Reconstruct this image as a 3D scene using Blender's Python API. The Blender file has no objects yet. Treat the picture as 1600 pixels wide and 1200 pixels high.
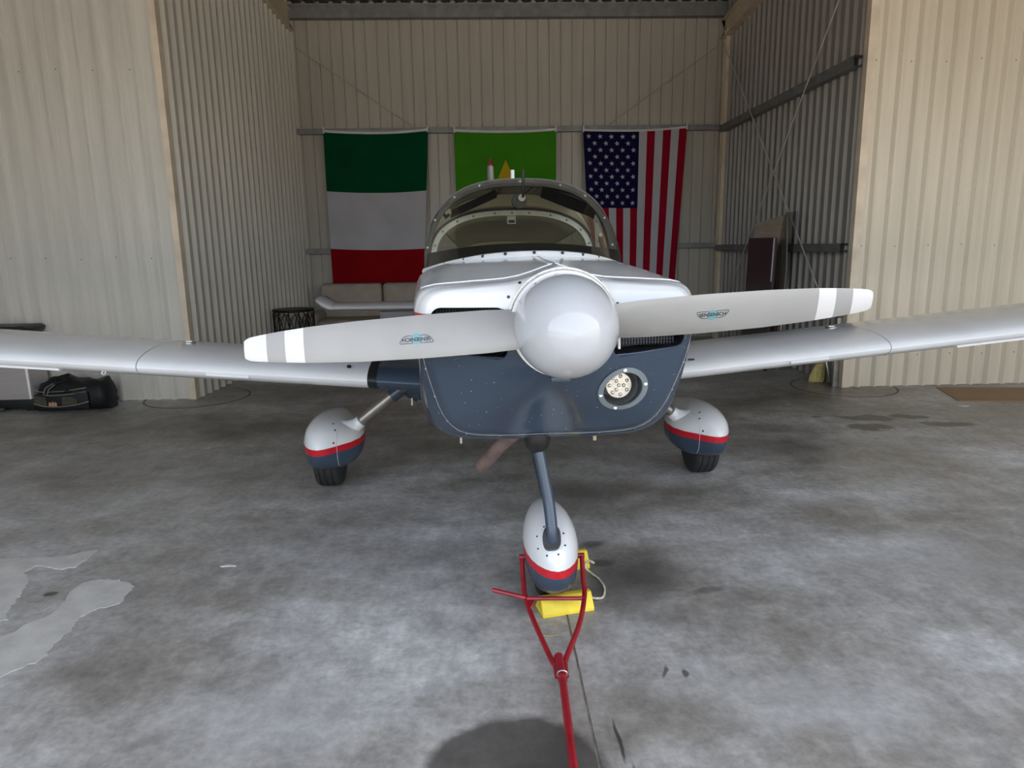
import bpy, bmesh, math, random
from mathutils import Vector, Matrix
from mathutils.bvhtree import BVHTree
import numpy as np

# ------------------------------------------------------------------ camera, world, light, exposure
scene = bpy.context.scene
COL = scene.collection
PI = math.pi
random.seed(7)

F_PX, PITCH, YAW, ROLL = 1080.0, math.radians(11.25), math.radians(1.8), math.radians(-0.92)
cam_data = bpy.data.cameras.new('camera')
cam = bpy.data.objects.new('camera', cam_data)
COL.objects.link(cam)
cam_data.sensor_width = 36.0
cam_data.lens = F_PX / 1600.0 * 36.0
cam_data.clip_start = 0.02
cam_data.clip_end = 500
_f = Vector((math.sin(YAW) * math.cos(PITCH), math.cos(YAW) * math.cos(PITCH), -math.sin(PITCH)))
_r = Vector((math.cos(YAW), -math.sin(YAW), 0))
_u = _r.cross(_f)
_r2 = math.cos(ROLL) * _r + math.sin(ROLL) * _u
_u2 = -math.sin(ROLL) * _r + math.cos(ROLL) * _u
cam.matrix_world = Matrix(((_r2.x, _u2.x, -_f.x, 0), (_r2.y, _u2.y, -_f.y, 0), (_r2.z, _u2.z, -_f.z, 1.5), (0, 0, 0, 1)))
scene.camera = cam

world = bpy.data.worlds.new('world')
scene.world = world
world.use_nodes = True
wn = world.node_tree.nodes
wl = world.node_tree.links
wn.clear()
w_out = wn.new('ShaderNodeOutputWorld')
w_bg = wn.new('ShaderNodeBackground')
w_sky = wn.new('ShaderNodeTexSky')
w_sky.sky_type = 'NISHITA'
w_sky.sun_disc = False
w_sky.sun_elevation = math.radians(50)
w_sky.sun_rotation = math.radians(60)
w_sky.air_density = 1.0
w_sky.dust_density = 3.0
w_sky.ozone_density = 1.0
w_bg.inputs['Strength'].default_value = 0.42
w_hs = wn.new('ShaderNodeHueSaturation')      # hazy summer sky, paler than clear air
w_hs.inputs['Saturation'].default_value = 0.46
wl.new(w_sky.outputs[0], w_hs.inputs['Color'])
wl.new(w_hs.outputs[0], w_bg.inputs['Color'])
wl.new(w_bg.outputs[0], w_out.inputs['Surface'])

# the sun stands to the right and behind the hangar row: it lights the apron outside, never the floor inside
sun_d = bpy.data.lights.new('sun', 'SUN')
sun_d.energy = 2.2
sun_d.angle = math.radians(0.6)
sun_d.color = (1.0, 0.93, 0.82)
sun = bpy.data.objects.new('sun', sun_d)
COL.objects.link(sun)
sun.location = (20, 12, 30)
sun.rotation_euler = (Vector((-0.62, -0.30, -0.78))).to_track_quat('-Z', 'Y').to_euler()

scene.view_settings.view_transform = 'Standard'
scene.view_settings.look = 'None'
scene.view_settings.gamma = 1.0
scene.view_settings.use_curve_mapping = False
scene.view_settings.exposure = 1.10


# ------------------------------------------------------------------ materials
def nodes_of(name):
    m = bpy.data.materials.new(name)
    m.use_nodes = True
    nt = m.node_tree
    return m, nt, nt.nodes['Principled BSDF']


def N(nt, t, **kw):
    n = nt.nodes.new(t)
    for k, v in kw.items():
        if k in n.inputs:
            n.inputs[k].default_value = v
        else:
            setattr(n, k, v)
    return n


def ramp(nt, stops):
    n = nt.nodes.new('ShaderNodeValToRGB')
    el = n.color_ramp.elements
    while len(el) < len(stops):
        el.new(0.5)
    for e, (p, c) in zip(el, stops):
        e.position = p
        e.color = (c[0], c[1], c[2], 1) if not isinstance(c, (int, float)) else (c, c, c, 1)
    return n


def mat(name, col, rough=0.5, metal=0.0, var=0.10, scale=6.0, bump=0.0, bscale=60.0, coat=0.0, spec=0.5, stretch=None):
    """plain paint / metal / cloth with a little procedural unevenness"""
    m, nt, b = nodes_of(name)
    tc = N(nt, 'ShaderNodeTexCoord')
    src = tc.outputs['Object']
    if stretch:
        mp = N(nt, 'ShaderNodeMapping')
        mp.inputs['Scale'].default_value = stretch
        nt.links.new(src, mp.inputs[0])
        src = mp.outputs[0]
    no = N(nt, 'ShaderNodeTexNoise', Scale=scale, Detail=4.0)
    nt.links.new(src, no.inputs['Vector'])
    lo = tuple(max(0, c * (1 - var)) for c in col)
    hi = tuple(min(1, c * (1 + var)) for c in col)
    r = ramp(nt, [(0.3, lo), (0.7, hi)])
    nt.links.new(no.outputs['Fac'], r.inputs[0])
    nt.links.new(r.outputs[0], b.inputs['Base Color'])
    b.inputs['Roughness'].default_value = rough
    b.inputs['Metallic'].default_value = metal
    b.inputs['Coat Weight'].default_value = coat
    b.inputs['Coat Roughness'].default_value = 0.05
    b.inputs['Specular IOR Level'].default_value = spec
    if bump:
        n2 = N(nt, 'ShaderNodeTexNoise', Scale=bscale, Detail=3.0)
        nt.links.new(src, n2.inputs['Vector'])
        bp = N(nt, 'ShaderNodeBump', Strength=bump, Distance=0.01)
        nt.links.new(n2.outputs['Fac'], bp.inputs['Height'])
        nt.links.new(bp.outputs[0], b.inputs['Normal'])
    return m


def wall_mat(name, col, speck=0.0, rough=0.45):
    """painted steel cladding: vertical streaks of dirt, a few specks"""
    m, nt, b = nodes_of(name)
    g = N(nt, 'ShaderNodeNewGeometry')
    mp = N(nt, 'ShaderNodeMapping')
    mp.inputs['Scale'].default_value = (9, 9, 0.5)
    nt.links.new(g.outputs['Position'], mp.inputs[0])
    no = N(nt, 'ShaderNodeTexNoise', Scale=1.4, Detail=5.0)
    nt.links.new(mp.outputs[0], no.inputs['Vector'])
    r = ramp(nt, [(0.32, tuple(c * 0.90 for c in col)), (0.6, col), (0.8, tuple(min(1, c * 1.05) for c in col))])
    nt.links.new(no.outputs['Fac'], r.inputs[0])
    last = r.outputs[0]
    if speck:
        n2 = N(nt, 'ShaderNodeTexNoise', Scale=55.0, Detail=2.0)
        nt.links.new(g.outputs['Position'], n2.inputs['Vector'])
        r2 = ramp(nt, [(0.70, 0.0), (0.76, speck)])
        nt.links.new(n2.outputs['Fac'], r2.inputs[0])
        mx = N(nt, 'ShaderNodeMixRGB', blend_type='MIX')
        nt.links.new(r2.outputs[0], mx.inputs[0])
        nt.links.new(last, mx.inputs[1])
        mx.inputs[2].default_value = (col[0] * 0.45, col[1] * 0.38, col[2] * 0.28, 1)
        last = mx.outputs[0]
    nt.links.new(last, b.inputs['Base Color'])
    b.inputs['Roughness'].default_value = rough
    return m


def paint(name, col, rough=0.22, chips=0.0, dust=0.0):
    """gloss aircraft paint, stone chips optional"""
    m, nt, b = nodes_of(name)
    tc = N(nt, 'ShaderNodeTexCoord')
    no = N(nt, 'ShaderNodeTexNoise', Scale=3.0, Detail=5.0)
    nt.links.new(tc.outputs['Object'], no.inputs['Vector'])
    r = ramp(nt, [(0.3, tuple(c * 0.93 for c in col)), (0.7, tuple(min(1, c * 1.05) for c in col))])
    nt.links.new(no.outputs['Fac'], r.inputs[0])
    last = r.outputs[0]
    if chips:
        v = N(nt, 'ShaderNodeTexNoise', Scale=120.0, Detail=1.0)
        nt.links.new(tc.outputs['Object'], v.inputs['Vector'])
        r2 = ramp(nt, [(0.765, 0.0), (0.785, chips)])
        nt.links.new(v.outputs['Fac'], r2.inputs[0])
        mx = N(nt, 'ShaderNodeMixRGB')
        nt.links.new(r2.outputs[0], mx.inputs[0])
        nt.links.new(last, mx.inputs[1])
        mx.inputs[2].default_value = (0.7, 0.7, 0.7, 1)
        last = mx.outputs[0]
    nt.links.new(last, b.inputs['Base Color'])
    r3 = ramp(nt, [(0.3, rough * 0.8), (0.75, rough * 1.5)])
    nt.links.new(no.outputs['Fac'], r3.inputs[0])
    nt.links.new(r3.outputs[0], b.inputs['Roughness'])
    return m


def glass_mat(name, tint, gloss=0.06):
    """thin tinted acrylic: light passes straight through, surface mirrors a little"""
    m, nt, b = nodes_of(name)
    nt.nodes.remove(b)
    out = nt.nodes['Material Output']
    tr = N(nt, 'ShaderNodeBsdfTransparent')
    tr.inputs[0].default_value = (*tint, 1)
    gl = N(nt, 'ShaderNodeBsdfGlossy')
    gl.inputs['Roughness'].default_value = 0.04
    fr = N(nt, 'ShaderNodeFresnel', IOR=1.45)
    gm = N(nt, 'ShaderNodeNewGeometry')          # a thin pane reflects alike from both sides
    mi = N(nt, 'ShaderNodeMath', operation='MULTIPLY_ADD')
    nt.links.new(gm.outputs['Backfacing'], mi.inputs[0])
    mi.inputs[1].default_value = 1 / 1.45 - 1.45
    mi.inputs[2].default_value = 1.45
    nt.links.new(mi.outputs[0], fr.inputs['IOR'])
    no = N(nt, 'ShaderNodeTexNoise', Scale=25.0, Detail=4.0)
    ml = N(nt, 'ShaderNodeMath', operation='MULTIPLY_ADD')
    nt.links.new(no.outputs['Fac'], ml.inputs[0])
    ml.inputs[1].default_value = gloss * 0.5
    nt.links.new(fr.outputs[0], ml.inputs[2])
    mx = N(nt, 'ShaderNodeMixShader')
    nt.links.new(ml.outputs[0], mx.inputs[0])
    nt.links.new(tr.outputs[0], mx.inputs[1])
    nt.links.new(gl.outputs[0], mx.inputs[2])
    nt.links.new(mx.outputs[0], out.inputs['Surface'])
    return m


def concrete(name):
    m, nt, b = nodes_of(name)
    g = N(nt, 'ShaderNodeNewGeometry')
    P = g.outputs['Position']
    L = nt.links.new

    def noise(scale, detail=6.0, rough=0.6, vec=P):
        n = N(nt, 'ShaderNodeTexNoise', Scale=scale, Detail=detail, Roughness=rough)
        L(vec, n.inputs['Vector'])
        return n
    # large cloudy trowel pattern, drawn out a little along the slab
    mp = N(nt, 'ShaderNodeMapping')
    mp.inputs['Scale'].default_value = (0.75, 1.2, 1)
    mp.inputs['Rotation'].default_value = (0, 0, 0.35)
    L(P, mp.inputs[0])
    n1 = noise(0.95, 9.0, 0.58, mp.outputs[0])
    r1 = ramp(nt, [(0.33, (0.175, 0.155, 0.128)), (0.43, (0.29, 0.268, 0.236)), (0.53, (0.39, 0.373, 0.345)), (0.66, (0.57, 0.56, 0.54))])
    L(n1.outputs['Fac'], r1.inputs[0])
    n2 = noise(7.0, 8.0, 0.65)
    r2 = ramp(nt, [(0.3, 0.76), (0.7, 1.22)])
    L(n2.outputs['Fac'], r2.inputs[0])
    mx = N(nt, 'ShaderNodeMixRGB', blend_type='MULTIPLY')
    mx.inputs[0].default_value = 1.0
    L(r1.outputs[0], mx.inputs[1])
    L(r2.outputs[0], mx.inputs[2])
    col = mx.outputs[0]
    mp2 = N(nt, 'ShaderNodeMapping')
    mp2.inputs['Scale'].default_value = (4.0, 1.3, 1)
    mp2.inputs['Rotation'].default_value = (0, 0, -0.5)
    L(P, mp2.inputs[0])
    n2b = noise(2.2, 9.0, 0.7, mp2.outputs[0])
    r2b = ramp(nt, [(0.32, 0.86), (0.5, 1.0), (0.72, 1.16)])
    L(n2b.outputs['Fac'], r2b.inputs[0])
    mx = N(nt, 'ShaderNodeMixRGB', blend_type='MULTIPLY')
    mx.inputs[0].default_value = 1.0
    L(col, mx.inputs[1])
    L(r2b.outputs[0], mx.inputs[2])
    col = mx.outputs[0]
    n2c = noise(28.0, 6.0, 0.7)
    r2c = ramp(nt, [(0.34, 0.87), (0.66, 1.12)])
    L(n2c.outputs['Fac'], r2c.inputs[0])
    mx = N(nt, 'ShaderNodeMixRGB', blend_type='MULTIPLY')
    mx.inputs[0].default_value = 1.0
    L(col, mx.inputs[1])
    L(r2c.outputs[0], mx.inputs[2])
    col = mx.outputs[0]
    # white paint flecks and dark grit
    n3 = noise(38.0, 2.0, 0.5)
    r3 = ramp(nt, [(0.735, 0.0), (0.76, 0.55)])
    L(n3.outputs['Fac'], r3.inputs[0])
    nb = noise(0.7, 2.0)
    rb = ramp(nt, [(0.52, 0.0), (0.66, 1.0)])
    L(nb.outputs['Fac'], rb.inputs[0])
    mm = N(nt, 'ShaderNodeMath', operation='MULTIPLY')
    L(r3.outputs[0], mm.inputs[0])
    L(rb.outputs[0], mm.inputs[1])
    mx = N(nt, 'ShaderNodeMixRGB')
    L(mm.outputs[0], mx.inputs[0])
    L(col, mx.inputs[1])
    mx.inputs[2].default_value = (0.62, 0.62, 0.61, 1)
    col = mx.outputs[0]
    # oil and water stains plus painted shade under the cowl, each an ellipse with a ragged edge
    nw = noise(5.0, 5.0, 0.6)
    sub = N(nt, 'ShaderNodeVectorMath', operation='SUBTRACT')
    L(nw.outputs['Color'], sub.inputs[0])
    sub.inputs[1].default_value = (0.5, 0.5, 0.5)

    def stain_shade(cx, cy, rx, ry, rot, dark, soft, warp, colr=(0.055, 0.048, 0.04)):
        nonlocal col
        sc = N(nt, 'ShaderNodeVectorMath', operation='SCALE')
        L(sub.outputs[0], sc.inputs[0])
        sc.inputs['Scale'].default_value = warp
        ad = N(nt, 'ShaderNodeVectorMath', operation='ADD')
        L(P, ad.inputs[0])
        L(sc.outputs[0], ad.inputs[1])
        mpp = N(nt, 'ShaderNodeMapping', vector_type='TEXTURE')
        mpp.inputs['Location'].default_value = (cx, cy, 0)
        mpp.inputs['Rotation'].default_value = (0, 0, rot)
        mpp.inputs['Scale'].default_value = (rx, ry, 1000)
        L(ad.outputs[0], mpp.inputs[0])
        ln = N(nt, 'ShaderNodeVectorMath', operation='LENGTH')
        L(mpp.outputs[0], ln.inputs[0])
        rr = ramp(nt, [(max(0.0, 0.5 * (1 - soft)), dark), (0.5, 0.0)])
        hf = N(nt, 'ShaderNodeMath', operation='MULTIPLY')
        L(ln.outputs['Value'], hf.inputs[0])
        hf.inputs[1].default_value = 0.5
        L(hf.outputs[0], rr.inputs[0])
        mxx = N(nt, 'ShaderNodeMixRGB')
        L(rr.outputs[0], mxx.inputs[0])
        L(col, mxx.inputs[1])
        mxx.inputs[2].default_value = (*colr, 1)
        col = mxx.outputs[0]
    for s in STAINS_AND_SHADE:
        stain_shade(*s)
    L(col, b.inputs['Base Color'])
    rr = ramp(nt, [(0.3, 0.30), (0.7, 0.52)])
    L(n1.outputs['Fac'], rr.inputs[0])
    L(rr.outputs[0], b.inputs['Roughness'])
    bp = N(nt, 'ShaderNodeBump', Strength=0.12, Distance=0.01)
    nf = noise(60.0, 5.0)
    L(nf.outputs['Fac'], bp.inputs['Height'])
    L(bp.outputs[0], b.inputs['Normal'])
    return m


STAINS_AND_SHADE = [
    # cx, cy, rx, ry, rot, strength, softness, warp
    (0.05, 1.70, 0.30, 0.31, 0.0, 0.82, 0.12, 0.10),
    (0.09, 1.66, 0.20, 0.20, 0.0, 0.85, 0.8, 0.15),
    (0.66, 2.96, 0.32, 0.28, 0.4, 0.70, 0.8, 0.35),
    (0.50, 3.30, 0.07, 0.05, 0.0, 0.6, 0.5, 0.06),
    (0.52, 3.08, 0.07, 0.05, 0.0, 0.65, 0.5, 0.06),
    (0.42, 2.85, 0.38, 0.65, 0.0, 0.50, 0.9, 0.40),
    (0.55, 4.05, 0.38, 0.25, 0.0, 0.62, 0.8, 0.3),  # under the cowl: floor stain with the airplane's shade painted in
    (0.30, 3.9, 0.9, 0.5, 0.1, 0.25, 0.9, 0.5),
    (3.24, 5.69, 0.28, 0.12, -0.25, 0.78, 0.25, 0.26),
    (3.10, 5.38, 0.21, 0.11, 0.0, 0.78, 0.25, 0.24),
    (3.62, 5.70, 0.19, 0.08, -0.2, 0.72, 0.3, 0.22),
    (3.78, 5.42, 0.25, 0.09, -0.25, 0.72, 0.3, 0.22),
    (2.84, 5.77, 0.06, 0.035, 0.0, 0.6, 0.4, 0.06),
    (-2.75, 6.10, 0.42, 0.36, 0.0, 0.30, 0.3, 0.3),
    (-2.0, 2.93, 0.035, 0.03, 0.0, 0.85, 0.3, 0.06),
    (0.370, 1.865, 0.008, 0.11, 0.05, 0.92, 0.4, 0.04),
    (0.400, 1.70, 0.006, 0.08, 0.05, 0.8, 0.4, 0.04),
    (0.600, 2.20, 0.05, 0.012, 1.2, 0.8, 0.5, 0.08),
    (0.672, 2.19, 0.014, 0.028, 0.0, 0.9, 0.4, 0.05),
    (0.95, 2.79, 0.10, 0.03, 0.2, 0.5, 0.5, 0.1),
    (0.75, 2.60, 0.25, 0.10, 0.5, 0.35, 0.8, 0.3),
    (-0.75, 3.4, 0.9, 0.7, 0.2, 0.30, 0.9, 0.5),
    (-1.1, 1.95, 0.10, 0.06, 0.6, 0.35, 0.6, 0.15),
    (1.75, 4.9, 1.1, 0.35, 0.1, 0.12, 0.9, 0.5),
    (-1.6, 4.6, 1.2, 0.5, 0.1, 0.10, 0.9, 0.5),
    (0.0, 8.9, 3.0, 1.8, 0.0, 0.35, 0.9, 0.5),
    # bare lighter areas of the slab
    (-0.75, 2.0, 0.5, 0.35, 0.3, 0.30, 0.9, 0.5, (0.50, 0.50, 0.50)),
    (1.1, 2.0, 0.6, 0.30, -0.2, 0.30, 0.9, 0.6, (0.50, 0.50, 0.49)),
    (2.2, 3.0, 0.9, 0.5, -0.3, 0.25, 0.9, 0.6, (0.50, 0.50, 0.49)),
]

M = {}
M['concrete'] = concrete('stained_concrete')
M['patch'] = mat('pale_screed', (0.50, 0.475, 0.43), 0.6, var=0.14, scale=9, bump=0.15)
M['joint'] = mat('joint_filler', (0.30, 0.26, 0.20), 0.8, var=0.3, scale=20)
M['ring'] = mat('footing_crack', (0.17, 0.14, 0.115), 0.8, var=0.3, scale=15)
M['apron'] = mat('apron_concrete', (0.52, 0.465, 0.385), 0.8, var=0.12, scale=0.6)
M['wall_grey'] = wall_mat('cladding_light_grey', (0.67, 0.635, 0.56), 0.25)
M['wall_cream'] = wall_mat('cladding_cream', (0.73, 0.645, 0.505), 0.85)
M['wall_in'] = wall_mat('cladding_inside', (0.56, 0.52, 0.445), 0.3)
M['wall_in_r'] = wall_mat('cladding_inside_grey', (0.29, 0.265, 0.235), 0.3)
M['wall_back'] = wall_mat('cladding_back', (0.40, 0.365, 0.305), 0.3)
M['backing'] = mat('cladding_backing', (0.30, 0.28, 0.25), 0.8)  # plain dull tone of the panels behind the sheets
M['steel'] = mat('galvanised_steel', (0.20, 0.20, 0.195), 0.5, 0.3, var=0.2, scale=8)
M['steel_dark'] = mat('dull_dark_steel', (0.10, 0.105, 0.11), 0.5, 0.4, var=0.2)
M['roof'] = mat('roof_sheet', (0.12, 0.115, 0.11), 0.6)
M['primer'] = mat('cream_primer', (0.60, 0.50, 0.36), 0.55, var=0.12, scale=5)
M['trim_tan'] = mat('tan_trim', (0.74, 0.62, 0.47), 0.55, var=0.15, scale=4)
M['cable'] = mat('steel_cable', (0.50, 0.47, 0.43), 0.5, 0.2)
M['white'] = paint('white_gloss_paint', (0.70, 0.70, 0.69), 0.10)
M['spinner'] = paint('spinner_white', (0.47, 0.48, 0.495), 0.06)
M['blue'] = paint('slate_blue_paint', (0.044, 0.064, 0.094), 0.13, chips=0.7)
M['blue_clean'] = paint('slate_blue_clean', (0.042, 0.062, 0.092), 0.2)
M['red'] = paint('red_stripe', (0.50, 0.012, 0.022), 0.2)
M['blade'] = mat('grey_blade_paint', (0.30, 0.292, 0.277), 0.40, var=0.06, scale=5)
M['blade_white'] = mat('blade_white_band', (0.58, 0.565, 0.55), 0.45, var=0.05)
M['black'] = mat('black_plastic', (0.012, 0.012, 0.013), 0.45, var=0.3)
M['rubber'] = mat('tyre_rubber', (0.020, 0.019, 0.019), 0.65, var=0.25, scale=20)
M['boot'] = mat('black_rubber_boot', (0.016, 0.015, 0.014), 0.35)
M['metal'] = mat('bare_metal', (0.55, 0.54, 0.52), 0.3, 0.9, var=0.15)
M['gear'] = mat('gear_leg_grey', (0.26, 0.235, 0.21), 0.30, 0.6, var=0.2, scale=12)
M['rust'] = mat('heat_stained_pipe', (0.235, 0.165, 0.145), 0.55, 0.5, var=0.3, scale=14)
M['screw'] = mat('dark_screw', (0.05, 0.055, 0.06), 0.4, 0.5)
M['fix'] = mat('weathered_fixing', (0.22, 0.19, 0.16), 0.6)
M['seam'] = mat('panel_gap', (0.16, 0.16, 0.165), 0.5)
M['seam_w'] = mat('chipped_edge', (0.42, 0.43, 0.45), 0.3, var=0.2, scale=40)
M['seam_w2'] = mat('edge_highlight_primer', (0.78, 0.78, 0.77), 0.2)  # painted edge highlight of the cowl seam, also primer in paint losses
M['teal'] = mat('teal_print', (0.05, 0.33, 0.37), 0.45)
M['ink'] = mat('dark_print', (0.015, 0.03, 0.04), 0.45)
M['glass'] = glass_mat('tinted_acrylic', (0.76, 0.76, 0.705), 0.01)
M['glass_clear'] = glass_mat('clear_acrylic', (0.92, 0.93, 0.92))
M['headliner'] = mat('olive_headliner', (0.62, 0.59, 0.46), 0.8, var=0.08, scale=5)
M['rimgrey'] = mat('pale_grey_frame', (0.66, 0.70, 0.66), 0.4)
M['dark_frame'] = mat('dark_bow_frame', (0.055, 0.053, 0.05), 0.4)
M['lamp'] = mat('lamp_reflector', (0.72, 0.70, 0.66), 0.2, 0.7, var=0.15, scale=60)
M['lightbowl'] = mat('grey_light_bowl', (0.30, 0.31, 0.31), 0.35, 0.3)
M['redsteel'] = mat('red_tow_bar_paint', (0.27, 0.009, 0.017), 0.35, var=0.25, scale=14)
M['yellow'] = mat('yellow_painted_wood', (0.82, 0.62, 0.04), 0.55, var=0.12, scale=12, bump=0.1)
M['rope'] = mat('cream_rope', (0.68, 0.61, 0.45), 0.85, var=0.2, scale=60, bump=0.5, bscale=180)
M['cord'] = mat('white_cord', (0.72, 0.70, 0.64), 0.8, var=0.15, scale=60, bump=0.4, bscale=200)
M['f_green'] = mat('flag_dark_green', (0.001, 0.050, 0.018), 0.85, var=0.1, scale=3, spec=0.05)
M['f_white'] = mat('flag_white', (0.40, 0.385, 0.40), 0.85, var=0.05, scale=3, spec=0.05)
M['f_red'] = mat('flag_red', (0.21, 0.003, 0.006), 0.85, var=0.1, scale=3, spec=0.05)
M['f_lime'] = mat('flag_bright_green', (0.042, 0.185, 0.009), 0.85, var=0.1, scale=3, spec=0.05)
M['f_tape'] = mat('white_cotton_tape', (0.55, 0.53, 0.54), 0.85, spec=0.05)
M['f_yellow'] = mat('flag_yellow', (0.42, 0.27, 0.015), 0.85, var=0.08, scale=3, spec=0.05)
M['f_crimson'] = mat('flag_crimson', (0.24, 0.005, 0.018), 0.85, var=0.1, scale=3, spec=0.05)
M['f_navy'] = mat('flag_navy', (0.007, 0.006, 0.036), 0.85, var=0.15, scale=3, spec=0.05)
M['sofa'] = mat('beige_sofa_cloth', (0.33, 0.275, 0.225), 0.95, var=0.1, scale=8, bump=0.2, bscale=200)
M['wire'] = mat('black_wire', (0.012, 0.011, 0.010), 0.5, 0.3)
M['bag'] = mat('black_nylon', (0.005, 0.005, 0.006), 0.62, var=0.4, scale=12, bump=0.3, bscale=18)
M['bag_olive'] = mat('olive_mesh_pocket', (0.075, 0.068, 0.045), 0.8, var=0.3, scale=60)
M['piping'] = mat('grey_piping', (0.30, 0.29, 0.26), 0.6)
M['logo'] = mat('copper_print', (0.50, 0.27, 0.18), 0.6)
M['stainless'] = mat('brushed_stainless', (0.66, 0.62, 0.60), 0.32, 0.45, var=0.06, scale=3, stretch=(1, 1, 30))
M['straw'] = mat('straw', (0.46, 0.37, 0.13), 0.8, var=0.3, scale=40, bump=0.6, bscale=120)
M['wood'] = mat('broom_handle_wood', (0.45, 0.32, 0.18), 0.5)
M['card'] = mat('brown_cardboard', (0.36, 0.235, 0.14), 0.85, var=0.08, scale=4)
M['maroon'] = mat('maroon_gloss_panel', (0.022, 0.003, 0.006), 0.25, var=0.5, scale=3)
M['ply'] = mat('plywood', (0.52, 0.43, 0.34), 0.6, var=0.15, scale=3, stretch=(1, 1, 6))
M['film'] = glass_mat('cloudy_plastic_film', (0.62, 0.64, 0.63), 0.25)


# ------------------------------------------------------------------ geometry helpers
def link_mesh(name, verts, faces, m, parent=None, smooth=False, mats=None, fmat=None):
    me = bpy.data.meshes.new(name)
    me.from_pydata([tuple(v) for v in verts], [], [tuple(f) for f in faces])
    me.update()
    return link_me(name, me, m, parent, smooth)


def link_me(name, me, m, parent=None, smooth=False):
    o = bpy.data.objects.new(name, me)
    me.materials.clear()
    me.materials.append(M[m] if isinstance(m, str) else m)
    if smooth:
        me.shade_smooth() if smooth is True else me.polygons.foreach_set('use_smooth', [True] * len(me.polygons))
        if smooth == 'auto':
            try:
                me.set_sharp_from_angle(angle=math.radians(40))
            except Exception:
                pass
    COL.objects.link(o)
    if parent is not None:
        o.parent = parent
    return o


def link_bm(name, bm, m, parent=None, smooth=False):
    me = bpy.data.meshes.new(name)
    bmesh.ops.recalc_face_normals(bm, faces=bm.faces)
    bm.to_mesh(me)
    bm.free()
    return link_me(name, me, m, parent, smooth)


def tag(o, label=None, cat=None, group=None, kind=None):
    if label:
        o['label'] = label
    if cat:
        o['category'] = cat
    if group:
        o['group'] = group
    if kind:
        o['kind'] = kind
    return o


def thing(name, label, cat, loc=(0, 0, 0), rotz=0.0, group=None):
    o = bpy.data.objects.new(name, None)
    o.empty_display_size = 0.1
    COL.objects.link(o)
    o.location = loc
    o.rotation_euler = (0, 0, rotz)
    return tag(o, label, cat, group)


def dup(o, parent=None, loc=None):
    c = o.copy()
    COL.objects.link(c)
    if parent is not None:
        c.parent = parent
    if loc is not None:
        c.location = loc
    return c


def cr(pts, n, closed=False):
    """Catmull-Rom through pts, n samples"""
    p = np.array(pts, float)
    k = len(p)
    out = []
    segs = k if closed else k - 1
    for i in range(n):
        t = i / (n if closed else n - 1) * segs
        j = min(int(t), segs - 1)
        f = t - j

        def g(q):
            if closed:
                return p[q % k]
            if q < 0:
                return 2 * p[0] - p[1]
            if q >= k:
                return 2 * p[-1] - p[-2]
            return p[q]
        a, b_, c, d = g(j - 1), g(j), g(j + 1), g(j + 2)
        out.append(0.5 * ((2 * b_) + (-a + c) * f + (2 * a - 5 * b_ + 4 * c - d) * f * f + (-a + 3 * b_ - 3 * c + d) * f ** 3))
    return np.array(out)


def loft_data(rows, closed=True, cap0=False, cap1=False):
    verts = [tuple(v) for r in rows for v in r]
    n = len(rows[0])
    faces = []
    for i in range(len(rows) - 1):
        for j in range(n if closed else n - 1):
            a = i * n + j
            b_ = i * n + (j + 1) % n
            faces.append((a, b_, b_ + n, a + n))
    if cap0:
        c = len(verts)
        verts.append(tuple(np.mean(np.array(rows[0]), axis=0)))
        faces += [(c, (j + 1) % n, j) for j in range(n)]
    if cap1:
        c = len(verts)
        o = (len(rows) - 1) * n
        verts.append(tuple(np.mean(np.array(rows[-1]), axis=0)))
        faces += [(c, o + j, o + (j + 1) % n) for j in range(n)]
    return verts, faces


def fix_normals(me):
    bm = bmesh.new()
    bm.from_mesh(me)
    bmesh.ops.recalc_face_normals(bm, faces=bm.faces)
    bm.to_mesh(me)
    bm.free()


def loft(name, rows, m, parent=None, closed=True, cap0=False, cap1=False, smooth='auto'):
    v, f = loft_data(rows, closed, cap0, cap1)
    me = bpy.data.meshes.new(name)
    me.from_pydata(v, [], f)
    fix_normals(me)
    return link_me(name, me, m, parent, smooth)


def tube_rows(pts, rad, n=12):
    pts = [Vector(p) for p in pts]
    rows = []
    up = None
    for i, p in enumerate(pts):
        d = (pts[min(i + 1, len(pts) - 1)] - pts[max(i - 1, 0)]).normalized()
        if up is None:
            up = d.orthogonal().normalized()
        up = (up - d * up.dot(d)).normalized()
        s = d.cross(up)
        r = rad[i] if isinstance(rad, (list, tuple, np.ndarray)) else rad
        rows.append([p + (math.cos(2 * PI * k / n) * up + math.sin(2 * PI * k / n) * s) * r for k in range(n)])
    return rows


def tube(name, pts, rad, m, parent=None, n=12, smoothpts=0, closed=False):
    if smoothpts:
        pts = cr(pts, smoothpts, closed)
    rows = tube_rows(pts, rad, n)
    return loft(name, rows, m, parent, True, True, True)


def add_box(bm, x0, x1, y0, y1, z0, z1, rot=None):
    vs = [bm.verts.new((x, y, z)) for x in (x0, x1) for y in (y0, y1) for z in (z0, z1)]
    for f in ((0, 1, 3, 2), (4, 6, 7, 5), (0, 4, 5, 1), (2, 3, 7, 6), (0, 2, 6, 4), (1, 5, 7, 3)):
        bm.faces.new([vs[i] for i in f])
    return vs


def box(name, x0, x1, y0, y1, z0, z1, m, parent=None, bevel=0.0, seg=2, smooth='auto'):
    bm = bmesh.new()
    add_box(bm, x0, x1, y0, y1, z0, z1)
    if bevel:
        bmesh.ops.bevel(bm, geom=bm.edges[:], offset=bevel, segments=seg, affect='EDGES', profile=0.5)
    return link_bm(name, bm, m, parent, smooth if bevel else False)


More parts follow.
